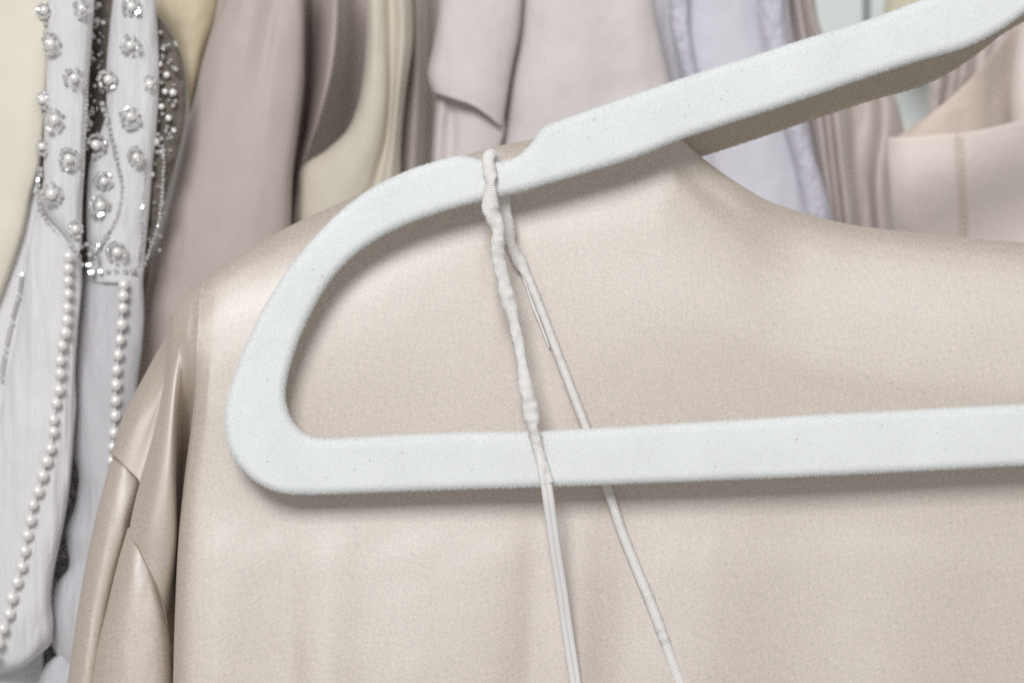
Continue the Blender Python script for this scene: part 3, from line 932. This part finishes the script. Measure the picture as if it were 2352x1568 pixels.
surf('hem_frill', [
    [(-60, 1640, 90), (-60, 1560, 90), (-60, 1500, 88)], [(10, 1640, 86), (10, 1570, 86), (10, 1510, 86)],
    [(60, 1640, 85), (58, 1570, 85), (60, 1500, 85)], [(80, 1640, 90), (72, 1560, 90), (75, 1490, 90)]], M_DUST, bd, nv=40, nu=8, wrinkle=(1.2, 30, 60))
surf('sequin_lining', [
    [(40, 900, 104), (20, 1250, 104), (10, 1650, 104)], [(130, 900, 100), (110, 1250, 100), (100, 1650, 100)],
    [(200, 900, 100), (190, 1250, 100), (180, 1650, 100)], [(290, 900, 106), (280, 1250, 106), (270, 1650, 106)]], M_SEQ, bd, nv=160, nu=30, wrinkle=(2.2, 7, 8))


# beads
def uv_ball(name, seg, rings):
    bm = bmesh.new()
    bmesh.ops.create_uvsphere(bm, u_segments=seg, v_segments=rings, radius=1)
    me = bpy.data.meshes.new(name)
    bm.to_mesh(me); bm.free()
    me.polygons.foreach_set('use_smooth', [True] * len(me.polygons))
    return me


def barrel(name, ln, sides=7):
    """faceted glass tube with slightly tapered ends"""
    vs, fs = [], []
    prof = [(-ln, 0.45), (-ln, 0.72), (-ln * 0.8, 1.0), (ln * 0.8, 1.0), (ln, 0.72), (ln, 0.45)]
    for z, r in prof:
        for j in range(sides):
            a = 2 * math.pi * j / sides
            vs.append((r * math.cos(a), r * math.sin(a), z))
    for k in range(len(prof) - 1):
        for j in range(sides):
            j2 = (j + 1) % sides
            fs.append((k * sides + j, k * sides + j2, (k + 1) * sides + j2, (k + 1) * sides + j))
    me = bpy.data.meshes.new(name)
    me.from_pydata(vs, [], fs)
    return me


PEARL = uv_ball('pearl', 20, 12); PEARL.materials.append(M_PEARL)
SEED = barrel('seed_bead', 0.95); SEED.materials.append(M_CRYS)
CRYST = barrel('crystal_bead', 1.35, 6); CRYST.materials.append(M_CRYS)
BUGLE = barrel('bugle_bead', 6.6, 7); BUGLE.materials.append(M_CRYS)
BMI = Matrix.Translation(-bd.location)


def place(name, me, uvy, r, parent=None, direction=None, local=None, root=bd):
    o = bpy.data.objects.new(name, me)
    COL.objects.link(o)
    p = Vector(P(*uvy)) if local is None else Vector(local)
    rot = Matrix.Identity(3)
    if direction is not None:
        rot = Vector(direction).to_track_quat('Z', 'Y').to_matrix()
        rot = rot @ Matrix.Rotation(random.uniform(0, 6.28), 3, 'Z')
    M = Matrix.Translation(p) @ rot.to_4x4() @ Matrix.Diagonal((r, r, r, 1))
    if parent is None:
        o.parent = root
        o.matrix_parent_inverse = Matrix.Translation(-root.location)
        o.matrix_basis = M
    else:
        o.parent = parent
        o.matrix_basis = parent.matrix_basis.inverted() @ M
    return o


LEFT = crop([(455, 130), (453, 208), (452, 290), (450, 378), (445, 465), (440, 548), (430, 632), (412, 715), (400, 815), (393, 903), (388, 1008), (373, 1098), (350, 1205), (350, 1285), (330, 1395), (307, 1480)], 0, 600, 2.614) \
    + crop([(292, 168), (265, 257), (243, 355), (210, 440), (190, 535), (168, 632), (155, 730), (135, 828), (105, 930), (72, 1025), (58, 1128), (22, 1222), (-10, 1315), (-30, 1405)], 0, 1100, 2.496)[1:]
RIGHT = crop([(815, 318), (812, 385), (808, 470), (803, 575), (795, 680), (783, 778), (772, 880), (767, 975), (762, 1080), (760, 1183), (752, 1290), (745, 1385), (738, 1480)], 0, 600, 2.614)
PR = 0.00186
for u, v in LEFT:
    place('pearl', PEARL, (u + random.uniform(-1.5, 1.5), v + random.uniform(-1, 1), 60.6), PR * random.uniform(0.90, 1.07))
for u, v in RIGHT:
    place('pearl', PEARL, (u + random.uniform(-1.5, 1.5), v + random.uniform(-1, 1), 68.6), PR * random.uniform(0.90, 1.07))
for nm, pts, y in (('string', LEFT, 61.0), ('string', RIGHT, 69.0)):
    link(nm, tube_mesh(nm, [(u, v, y, 0.28) for u, v in pts], n=120, sides=6), M_CORD, bd)


def flower(cx, cy, y, r=1.0, n=9, sq=1.0):
    u, v = cx / 2.24 / 1.102, cy / 2.24 / 1.102
    pr = 0.00146 * r * random.uniform(0.88, 1.12)
    pe = place('flower_pearl', PEARL, (u + random.uniform(-2, 2), v + random.uniform(-2, 2), y - 1.4 * r), pr)
    c = Vector(P(u, v, y - 0.5))
    n = random.choice((7, 8, 8, 9, 9, 10))
    a0 = random.uniform(0, 6.28)
    tilt = random.uniform(-0.35, 0.35), random.uniform(-0.35, 0.35)
    el = random.uniform(0.9, 1.1)
    for k in range(n):
        a = a0 + 2 * math.pi * k / n + random.uniform(-0.16, 0.16)
        R = 0.00275 * r * random.uniform(0.90, 1.10)
        dx, dz = math.cos(a) * R * sq * el, math.sin(a) * R / el
        p = c + Vector((dx, -abs(dx * tilt[0] + dz * tilt[1]) + random.uniform(-0.0002, 0.0002), dz))
        place('crystal_bead', CRYST, None, 0.00058 * r * random.choice((0.8, 0.95, 1.05, 1.2, 1.3)), parent=pe,
              direction=(-math.sin(a) + random.uniform(-0.4, 0.4), random.uniform(-0.5, 0.5), math.cos(a) + random.uniform(-0.4, 0.4)), local=p)


for cx, cy, y, r, sq in ((465, 50, 62, 1.0, 0.9), (745, 40, 70, 1.0, 1), (290, 250, 62.5, 1.05, 0.85), (740, 255, 70, 1.05, 1), (425, 445, 62, 1.1, 1), (610, 455, 72.5, 1.05, 0.95), (305, 680, 62.5, 1.1, 1),
                         (740, 665, 70, 1.1, 1), (390, 900, 62, 1.1, 1), (770, 890, 70.5, 1.0, 0.9), (295, 1100, 62.5, 1.12, 1), (430, 1300, 63, 0.95, 0.75), (665, 1430, 70, 1.1, 1), (850, 475, 73, 0.95, 0.7),
                         (545, 825, 73, 1.1, 1), (590, 1025, 72.5, 1.0, 0.9), (565, 1165, 72, 1.12, 1), (490, 690, 80, 1.0, 0.6), (885, 810, 79, 1.0, 0.9), (245, 570, 66.5, 0.95, 0.5), (240, 835, 66.5, 0.95, 0.5), (250, 60, 66.5, 0.95, 0.7)):
    flower(cx, cy, y, r, 9, sq)
for cx, cy, y, r in ((550, 120, 81, 0.75), (585, 130, 81, 0.6), (945, 425, 78, 0.75), (935, 520, 78, 0.7), (980, 525, 78, 0.85), (915, 605, 77, 0.7), (955, 670, 78, 0.75), (905, 365, 78, 0.7),
                     (860, 990, 77, 0.65), (920, 860, 78, 0.6), (520, 640, 81, 0.75), (515, 300, 81, 0.6), (530, 210, 81, 0.55), (560, 30, 81, 0.7), (985, 740, 79, 0.6)):
    place('pearl', PEARL, (cx / 2.468, cy / 2.468, y), 0.00150 * r)


def trim(pts, y, size=0.00062, gap=1.0, bugle_every=0):
    pts = [(a / 2.468, b / 2.468) for a, b in pts]
    ln = sum(math.dist(pts[i], pts[i + 1]) for i in range(len(pts) - 1)) * K
    n = max(2, int(ln / (size * 2.15 * gap)))
    g = smooth([(u, v, y) for u, v in pts], n)
    for i in range(n):
        a, b = g[max(0, i - 1)], g[min(n - 1, i + 1)]
        d = Vector(P(*b)) - Vector(P(*a))
        u, v, yy = g[i]
        place('seed_bead', SEED, (u + random.uniform(-1.2, 1.2), v, yy + random.uniform(-0.3, 0.3)), size * random.uniform(0.85, 1.15), direction=d + Vector((random.uniform(-1, 1), random.uniform(-1, 1), random.uniform(-1, 1))) * d.length * 0.18)


trim([(228, 960), (215, 1100), (235, 1195), (300, 1295), (390, 1385), (440, 1440)], 65, 0.0007)
trim([(470, 240), (485, 400), (490, 620), (470, 880), (455, 1080), (450, 1250), (440, 1420)], 66.5, 0.00055)
trim([(575, 590), (612, 700), (652, 870), (685, 1000), (692, 1100), (675, 1210), (620, 1320), (570, 1380), (510, 1440)], 71.0, 0.00078)
trim([(835, 900), (808, 1100), (800, 1300), (795, 1420), (770, 1530)], 73.5, 0.00062)
trim([(520, 1545), (600, 1538), (700, 1535), (800, 1528)], 70.5, 0.00085)
trim([(930, 850), (925, 1000), (900, 1250), (850, 1420), (800, 1530)], 76.5, 0.00055)
trim([(440, 1420), (490, 1385), (540, 1430), (520, 1500), (470, 1500)], 68, 0.0007, 0.9)
trim([(255, 90), (250, 180)], 66.5, 0.0006)
# scattered beads sewn on the net
for _ in range(88):
    cx, cy = random.uniform(840, 1010), random.uniform(130, 1500)
    cx -= max(0, (cy - 600)) * 0.13
    place('seed_bead', SEED, (cx / 2.468, cy / 2.468, 78.5), random.uniform(0.0004, 0.00068), direction=(random.uniform(-1, 1), random.uniform(-.5, .5), random.uniform(-1, 1)))
for _ in range(34):
    cx, cy = random.uniform(485, 585), random.uniform(20, 640)
    place('seed_bead', SEED, (cx / 2.468, cy / 2.468, 81.5), random.uniform(0.0004, 0.00068), direction=(random.uniform(-1, 1), random.uniform(-.5, .5), random.uniform(-1, 1)))
for a, b in (((145, 235), (125, 370)), ((115, 405), (78, 545)), ((70, 580), (35, 720)), ((28, 770), (3, 905))):
    (u0, v0), (u1, v1) = crop([a, b], 0, 600, 2.614)
    d = Vector(P(u1, v1, 72.5)) - Vector(P(u0, v0, 72.5))
    place('bugle_bead', BUGLE, ((u0 + u1) / 2, (v0 + v1) / 2, 71.2), d.length / 14.0, direction=d)
    place('seed_bead', SEED, (u1 - 1, v1 + 8, 71.2), 0.0006, direction=d)

# ------------------------------------------------------------------ gold cream dress edge
g = thing('gold_dress', 'gold-cream satin dress whose curved edge hangs between the beaded dress and the mauve dress', 'dress', P(440, 320, 108))
GL = [(322, -60), (332, -10), (345, 16), (371, 49), (400, 97), (416, 146), (426, 201), (432, 255), (434, 330)]
GR = [(500, -60), (490, -10), (484, 30), (477, 70), (468, 107), (458, 162), (448, 215), (443, 255), (442, 330)]
mid = lambda t, y: [(a[0] * (1 - t) + b[0] * t, a[1] * (1 - t) + b[1] * t, y) for a, b in zip(GL, GR)]
surf('body', [[(u + 6, v, 122) for u, v in GL], [(u, v, 112) for u, v in GL], mid(0.12, 108), mid(0.4, 106.5), mid(0.75, 107), [(u, v, 110) for u, v in GR], [(u - 3, v, 124) for u, v in GR]], M_GOLD, g, nv=70, nu=8, wrinkle=(0.5, 60, 120))

# ------------------------------------------------------------------ mauve dress
g = thing('mauve_dress', 'dusty mauve satin dress with deep shaded folds beside the gold-cream edge', 'dress', P(560, 900, 100))
ML = [(540, -60), (517, 0), (500, 42), (481, 91), (465, 146), (442, 246), (420, 324), (397, 421), (374, 508), (338, 600), (300, 740), (270, 880), (250, 1050)]
surf('body', [
    [(u - 90, v, 160) for u, v in ML], [(u + 4, v, 140) for u, v in ML], [(u + 8, v, 118) for u, v in ML], [(u, v, 104) for u, v in ML], [(u + 8, v, 99.5) for u, v in ML], [(u + 30, v, 96.5) for u, v in ML],
    [(590, -60, 95.5), (575, 40, 95), (552, 150, 94.5), (525, 280, 94.5), (490, 440, 94.5), (455, 620, 95), (420, 850, 96), (400, 1050, 97)],
    [(640, -60, 96.5), (622, 40, 96.8), (606, 140, 96), (585, 260, 94.5), (560, 420, 94), (530, 620, 94), (510, 850, 95), (500, 1050, 97)],
    [(668, -60, 97), (650, 30, 96.2), (636, 110, 95.5), (625, 250, 95), (608, 420, 95), (590, 620, 95), (580, 850, 96), (575, 1050, 97)],
    [(688, -60, 98), (687, 97, 98), (680, 200, 98), (668, 300, 98), (655, 400, 98), (648, 520, 98), (640, 700, 98), (630, 1050, 99)],
    [(696, -60, 106), (697, 97, 106), (694, 194, 106), (682, 292, 106), (669, 389, 106), (664, 520, 106), (660, 700, 106), (650, 1050, 106)],
    [(700, -60, 132), (702, 97, 134), (700, 194, 134), (688, 292, 130), (674, 389, 124), (668, 520, 120), (664, 700, 120), (654, 1050, 120)],
    [(722, -60, 150), (722, 97, 150), (718, 194, 148), (704, 292, 142), (682, 389, 132), (672, 520, 124), (668, 700, 124), (660, 1050, 124)],
    [(742, -60, 128), (738, 97, 128), (730, 194, 128), (712, 292, 127), (687, 389, 125), (678, 520, 121), (672, 700, 121), (664, 1050, 121)],
    [(768, -60, 122), (764, 80, 122), (752, 180, 123), (730, 270, 124), (698, 375, 123), (686, 520, 122), (680, 700, 121), (672, 1050, 121)],
    [(788, -60, 128), (784, 80, 128), (770, 180, 129), (744, 275, 130), (706, 380, 128), (692, 520, 125), (686, 700, 125), (680, 1050, 125)],
    [(802, -60, 180), (796, 80, 180), (782, 180, 180), (756, 280, 176), (716, 385, 160), (700, 520, 140), (694, 700, 140), (690, 1050, 140)],
    [(850, -60, 186), (850, 80, 186), (850, 180, 186), (840, 290, 186), (800, 385, 180), (780, 520, 150), (760, 700, 150), (750, 1050, 150)],
    [(930, -60, 188), (930, 80, 188), (930, 180, 188), (920, 290, 188), (900, 385, 186), (880, 520, 160), (860, 700, 160), (850, 1050, 160)],
], M_MAUVE, g, nv=110, nu=7, wrinkle=(0.5, 90, 260))

# ------------------------------------------------------------------ cream sleeveless dress
g = thing('cream_crepe_dress', 'cream crepe dress with a curved armhole edge over the mauve dress', 'dress', P(800, 600, 112))
surf('body', [
    [(853, -60, 126), (853, 97, 126), (846, 182, 126), (832, 250, 126), (808, 306, 126), (758, 358, 126), (702, 402, 126), (694, 460, 126), (694, 640, 126)],
    [(841, -60, 116), (841, 97, 116), (834, 182, 116), (821, 246, 116), (799, 298, 116), (750, 347, 116), (695, 389, 116), (689, 450, 116), (688, 640, 116)],
    [(847, -60, 112), (848, 97, 112), (842, 186, 112), (829, 254, 112), (807, 310, 112), (762, 364, 112), (712, 412, 112), (704, 470, 112), (700, 640, 112)],
    [(860, -60, 110), (862, 97, 110), (860, 200, 110), (850, 290, 110), (820, 370, 110), (776, 440, 110), (752, 520, 110), (745, 640, 110)],
    [(878, -60, 111.5), (882, 97, 111.5), (884, 220, 111.5), (872, 320, 112), (845, 400, 112), (815, 480, 112), (805, 640, 112)],
    [(896, -60, 116), (900, 97, 116), (898, 220, 117), (888, 330, 117), (868, 410, 116), (850, 500, 115), (842, 640, 115)],
    [(918, -60, 111), (924, 97, 112), (912, 220, 112), (902, 330, 112), (892, 420, 112), (884, 520, 112), (880, 640, 112)],
    [(938, -60, 116), (942, 97, 117), (926, 220, 117), (916, 330, 117), (913, 420, 117), (908, 520, 117), (905, 640, 117)],
    [(940, -60, 134), (944, 97, 134), (928, 220, 134), (918, 330, 134), (915, 420, 134), (908, 640, 134)],
], M_CREAM2, g, nv=100, nu=8, wrinkle=(0.5, 60, 200))
g = thing('shaded_cream_fold', 'taupe crepe sheet added for the shaded back fold of the cream crepe dress, beside the blush jacket sleeve', 'dress', P(970, 600, 140))  # extra sheet: the cream dress's fold in shade, darkened by its colour
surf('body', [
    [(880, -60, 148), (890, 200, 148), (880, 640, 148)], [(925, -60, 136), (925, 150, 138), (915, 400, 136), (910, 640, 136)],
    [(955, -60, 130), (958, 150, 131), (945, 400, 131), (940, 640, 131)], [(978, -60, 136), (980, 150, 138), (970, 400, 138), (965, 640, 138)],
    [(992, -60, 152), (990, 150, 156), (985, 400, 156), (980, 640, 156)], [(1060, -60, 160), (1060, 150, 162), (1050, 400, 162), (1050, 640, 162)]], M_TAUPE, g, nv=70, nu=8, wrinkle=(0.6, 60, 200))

# ------------------------------------------------------------------ blush jacket
g = thing('blush_jacket', 'pale blush linen jacket with a loose flap hem, behind the notch of the velvet hanger', 'jacket', P(1250, 520, 120))
surf('flap', [
    [(1022, -60, 132), (1012, 80, 132), (996, 186, 132), (1000, 205, 132)],
    [(1013, -60, 122), (1004, 60, 122), (997, 100, 122), (985, 186, 122), (992, 210, 122)],
    [(1024, -60, 117), (1017, 60, 116), (1010, 120, 116), (999, 190, 116), (1004, 216, 116)],
    [(1060, -60, 114), (1056, 80, 113), (1050, 150, 112.5), (1046, 200, 112), (1044, 228, 112)],
    [(1105, -60, 114), (1100, 80, 113), (1094, 160, 112.5), (1088, 215, 112), (1084, 242, 112)],
    [(1155, -60, 115), (1150, 80, 114.5), (1140, 180, 114), (1131, 240, 114), (1125, 269, 114)],
    [(1190, -60, 117), (1180, 81, 117), (1166, 162, 117), (1154, 243, 117), (1147, 288, 117)],
    [(1203, -60, 124), (1191, 81, 124), (1175, 162, 124), (1162, 243, 124), (1154, 294, 124)],
    [(1203, -60, 134), (1190, 81, 134), (1173, 162, 134), (1160, 243, 134), (1152, 294, 134)]], M_BLUSH, g, nv=60, nu=8, wrinkle=(0.5, 70, 120))
surf('front_panel', [
    [(1016, 180, 134), (1010, 275, 134), (1004, 373, 134), (1000, 560, 134)], [(1006, 180, 125), (999, 275, 125), (993, 373, 125), (990, 560, 125)],
    [(1018, 180, 121), (1012, 275, 120.5), (1006, 373, 120.5), (1003, 560, 120.5)], [(1036, 180, 120), (1034, 280, 123), (1030, 380, 123), (1026, 560, 123)],
    [(1060, 190, 119.5), (1058, 290, 119.5), (1054, 380, 119.5), (1050, 560, 119.5)], [(1110, 210, 119), (1108, 290, 118.5), (1098, 380, 118.5), (1090, 560, 118.5)],
    [(1148, 240, 121), (1150, 300, 121), (1140, 340, 121), (1120, 420, 121), (1110, 560, 121)], [(1154, 240, 130), (1155, 300, 130), (1146, 340, 130), (1126, 420, 130), (1116, 560, 130)]], M_BLUSH, g, nv=60, nu=8, wrinkle=(0.4, 50, 120))
surf('body', [
    [(1185, -60, 150), (1172, 81, 150), (1158, 162, 150), (1146, 260, 150), (1136, 340, 150), (1110, 560, 150)],
    [(1196, -60, 136), (1184, 81, 136), (1166, 180, 136), (1152, 292, 136), (1140, 340, 136), (1118, 560, 136)],
    [(1212, -60, 127), (1203, 81, 127), (1188, 180, 126), (1176, 292, 126), (1166, 360, 126), (1150, 560, 126)],
    [(1260, -60, 123), (1254, 81, 122), (1246, 200, 121), (1240, 320, 121), (1236, 560, 121)],
    [(1330, -60, 121), (1328, 81, 120), (1326, 200, 120), (1326, 320, 120), (1326, 560, 120)],
    [(1400, -60, 122), (1402, 81, 121.5), (1408, 200, 122), (1414, 320, 122), (1420, 560, 122)],
    [(1460, -60, 121), (1466, 81, 121), (1474, 160, 121), (1488, 320, 121), (1500, 560, 121)],
    [(1494, -60, 125), (1502, 57, 125), (1514, 115, 125), (1530, 190, 125), (1552, 300, 125), (1580, 560, 125)],
    [(1502, -60, 136), (1510, 57, 136), (1522, 115, 136), (1537, 184, 136), (1560, 300, 136), (1590, 560, 136)]], M_BLUSH, g, nv=80, nu=9, wrinkle=(0.9, 90, 150))

# ------------------------------------------------------------------ lavender dress
g = thing('lavender_blouse', 'lavender-white cotton blouse with two frilled edges beside the blush jacket', 'blouse', P(1740, 600, 140))
surf('body', [
    [(1480, -60, 158), (1490, 90, 158), (1520, 200, 158), (1570, 400, 158), (1600, 620, 158)],
    [(1512, -60, 150), (1520, 90, 150), (1552, 200, 150), (1600, 400, 150), (1630, 620, 150)],
    [(1545, -60, 146), (1550, 90, 146), (1580, 200, 146), (1625, 400, 146), (1655, 620, 146)],
    [(1600, -60, 141), (1605, 90, 140), (1625, 200, 140), (1660, 400, 140), (1690, 620, 140)],
    [(1680, -60, 140), (1685, 90, 139), (1700, 200, 139), (1735, 400, 139), (1760, 620, 139)],
    [(1745, -60, 142), (1755, 90, 142), (1775, 200, 142), (1815, 400, 142), (1850, 620, 142)],
    [(1800, -60, 146), (1812, 90, 146), (1832, 200, 146), (1872, 400, 146), (1915, 620, 146)],
    [(1806, -60, 158), (1818, 90, 158), (1838, 200, 158), (1880, 400, 158), (1922, 620, 158)]], M_LAV, g, nv=90, nu=8, wrinkle=(0.9, 50, 180))
surf('frill', [
    [(1532, -60, 140), (1540, 60, 140), (1556, 150, 140), (1576, 220, 140), (1600, 300, 140)], [(1545, -60, 134), (1552, 60, 134), (1570, 150, 134), (1590, 220, 134), (1614, 300, 134)],
    [(1568, -60, 133), (1572, 60, 133), (1586, 150, 133), (1604, 220, 133), (1628, 300, 133)], [(1584, -60, 140), (1586, 60, 140), (1600, 150, 140), (1618, 220, 140), (1642, 300, 140)]], M_LACE, g, nv=110, nu=12, wrinkle=(0.9, 12, 30))
surf('frill', [
    [(1738, -60, 140), (1745, 60, 140), (1770, 180, 140), (1815, 340, 140), (1840, 450, 140), (1860, 560, 140)], [(1755, -60, 136), (1764, 60, 136), (1790, 180, 136), (1832, 340, 136), (1858, 450, 136), (1880, 560, 136)],
    [(1780, -60, 136), (1788, 60, 136), (1812, 180, 136), (1852, 340, 136), (1882, 450, 136), (1905, 560, 136)], [(1800, -60, 142), (1808, 60, 142), (1830, 180, 142), (1866, 340, 142), (1900, 450, 142), (1925, 560, 142)]], M_LACE, g, nv=170, nu=12, wrinkle=(0.9, 12, 30))

# ------------------------------------------------------------------ dusty pink dress
g = thing('dusty_pink_dress', 'dusty pink satin dress in narrow folds between the lavender blouse and the pale pink top', 'dress', P(1960, 600, 150))
surf('body', [
    [(1780, -60, 172), (1810, 100, 172), (1850, 290, 172), (1900, 620, 172)], [(1806, -60, 156), (1822, 60, 156), (1846, 200, 156), (1876, 380, 156), (1915, 620, 156)],
    [(1824, -60, 148), (1842, 60, 148), (1870, 200, 148), (1898, 380, 148), (1930, 620, 148)], [(1840, -60, 154), (1860, 60, 154), (1888, 180, 156), (1912, 380, 157), (1940, 620, 157)],
    [(1848, -60, 146), (1868, 60, 146), (1905, 180, 147), (1934, 380, 147), (1958, 620, 147)], [(1856, -60, 152), (1878, 70, 152), (1926, 180, 153), (1952, 380, 153), (1976, 620, 153)],
    [(1858, -60, 168), (1882, 74, 168), (1950, 190, 172), (1966, 380, 172), (1988, 620, 172)], [(1860, -60, 172), (1884, 76, 172), (1985, 200, 174), (1990, 380, 170), (2005, 620, 172)],
    [(1862, -60, 172), (1886, 76, 172), (2020, 205, 166), (2032, 300, 160), (2020, 400, 158), (2035, 620, 160)], [(1864, -60, 174), (1888, 76, 174), (2046, 215, 168), (2066, 300, 166), (2070, 400, 166), (2080, 620, 168)],
    [(1866, -60, 184), (1890, 76, 184), (2050, 214, 184), (2074, 300, 184), (2080, 400, 184), (2090, 620, 184)]], M_DUST, g, nv=90, nu=8, wrinkle=(0.8, 40, 160))

# ------------------------------------------------------------------ pale pink top at the right
g = thing('pale_pink_top', 'pale pink silk top with a stitched vertical seam and turned upper edge', 'top', P(2250, 640, 125))
TOPE = np.array([(2030, 322), (2040, 317), (2120, 312), (2210, 304), (2270, 296), (2309, 285), (2332, 278), (2360, 268), (2500, 240)])


def pink_curve(u, y, u1):
    s = float(np.interp(u, TOPE[:, 0], TOPE[:, 1]))
    return [(u, s + 12, y + 2.5), (u, s + 1, y + 1.6), (u, s, y + 0.8), (u, s + 5, y + 0.2), (u, s + 20, y), (u + (u1 - u) * 0.3, s + 100, y - 2.4), (u + (u1 - u) * 0.7, s + 200, y - 5.0), (u1, 640, y - 8.0)]


surf('front', [
    [(2048, 330, 142), (2054, 400, 142), (2060, 520, 142), (2064, 640, 142)], [(2036, 320, 134), (2041, 390, 134), (2047, 520, 134), (2050, 640, 134)]] + [
    pink_curve(2044, 128, 2062), pink_curve(2075, 124, 2092), pink_curve(2120, 122.5, 2135), pink_curve(2165, 121.5, 2175), pink_curve(2195, 121, 2204), pink_curve(2205, 122.5, 2216),
    pink_curve(2215, 121, 2228), pink_curve(2250, 120.5, 2260), pink_curve(2310, 120, 2315), pink_curve(2400, 120, 2400), pink_curve(2490, 121, 2490)], M_PINK, g, nv=90, nu=8, wrinkle=(0.45, 120, 90))
for k in range(17):
    v = 318 + k * 13.6
    u = 2205.5 + (v - 306) * 0.047
    sy = 120.9 - 0.025 * (v - 318)
    me = tube_mesh('stitch', [(u - 1.2, v, sy + 0.1, 0.10), (u, v + 3, sy - 0.1, 0.17), (u + 1.2, v + 7, sy + 0.1, 0.10)], n=6, sides=6)
    link('stitch', me, M_STITCH, g)
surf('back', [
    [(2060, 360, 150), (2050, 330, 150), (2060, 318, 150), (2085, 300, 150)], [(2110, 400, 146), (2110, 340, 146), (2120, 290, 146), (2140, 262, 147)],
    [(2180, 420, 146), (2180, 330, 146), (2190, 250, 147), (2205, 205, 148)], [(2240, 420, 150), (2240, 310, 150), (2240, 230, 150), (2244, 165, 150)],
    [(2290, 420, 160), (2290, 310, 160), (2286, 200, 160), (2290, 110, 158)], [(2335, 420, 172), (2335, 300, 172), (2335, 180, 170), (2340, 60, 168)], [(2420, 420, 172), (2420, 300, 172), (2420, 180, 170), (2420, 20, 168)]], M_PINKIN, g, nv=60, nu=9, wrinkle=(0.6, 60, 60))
surf('strap', [
    [(2350, 330, 136), (2342, 270, 136), (2340, 200, 136), (2350, 120, 136), (2375, 0, 136)], [(2332, 330, 128), (2326, 262, 128), (2326, 200, 128), (2336, 120, 128), (2362, 0, 128)],
    [(2350, 330, 123), (2346, 262, 123), (2346, 200, 123), (2358, 120, 123), (2382, 0, 123)], [(2420, 330, 122), (2420, 262, 122), (2420, 200, 122), (2430, 120, 122), (2450, 0, 122)]], M_PINK, g, nv=50, nu=8, wrinkle=(0.5, 50, 100))
g = thing('rose_silk_blouse', 'crumpled pale rose silk blouse behind the pale pink top, below the velvet hanger arm', 'blouse', P(2250, 330, 180))
surf('body', [
    [(2150, -60, 205), (2146, 100, 205), (2140, 180, 205), (2134, 270, 205), (2134, 380, 205)], [(2142, -60, 192), (2140, 100, 192), (2136, 180, 192), (2130, 270, 192), (2130, 380, 192)],
    [(2165, -60, 186), (2162, 100, 185), (2156, 180, 186), (2150, 270, 186), (2150, 380, 186)], [(2195, -60, 190), (2192, 100, 192), (2184, 180, 194), (2170, 270, 194), (2170, 380, 194)],
    [(2225, -60, 182), (2222, 100, 182), (2210, 170, 183), (2196, 270, 184), (2196, 380, 184)], [(2262, -60, 190), (2256, 100, 191), (2244, 170, 190), (2230, 270, 190), (2230, 380, 190)],
    [(2300, -60, 182), (2298, 100, 181), (2288, 170, 182), (2280, 270, 182), (2280, 380, 182)], [(2380, -60, 186), (2380, 100, 186), (2380, 270, 186), (2380, 380, 186)], [(2460, -60, 190), (2460, 100, 190), (2460, 380, 190)]], M_DUST, g, nv=80, nu=9, wrinkle=(2.0, 30, 70))
g = thing('yellow_garment', 'pale yellow cotton sleeve tip above the velvet hanger arm, in front of the wall', 'garment', P(2090, 30, 230))
surf('sleeve', [
    [(2044, -120, 246), (2040, -40, 246), (2036, 34, 246)], [(2036, -120, 236), (2034, -40, 236), (2030, 36, 236)], [(2062, -120, 228), (2060, -40, 228), (2056, 44, 228)], [(2110, -120, 226), (2110, -40, 226), (2108, 60, 226)],
    [(2170, -120, 230), (2170, -40, 230), (2170, 70, 230)], [(2176, -120, 244), (2176, -40, 244), (2176, 70, 244)]], M_YEL, g, nv=40, nu=8, wrinkle=(0.8, 40, 60))


# garments of a single piece are one mesh each
for e in [o for o in bpy.data.objects if o.type == 'EMPTY' and len(o.children) == 1]:
    c, nm = e.children[0], e.name
    props = {k: e[k] for k in ('label', 'category')}
    c.parent = None
    c.matrix_parent_inverse = Matrix.Identity(4)
    bpy.data.objects.remove(e)
    c.name = nm
    for k, v in props.items():
        c[k] = v
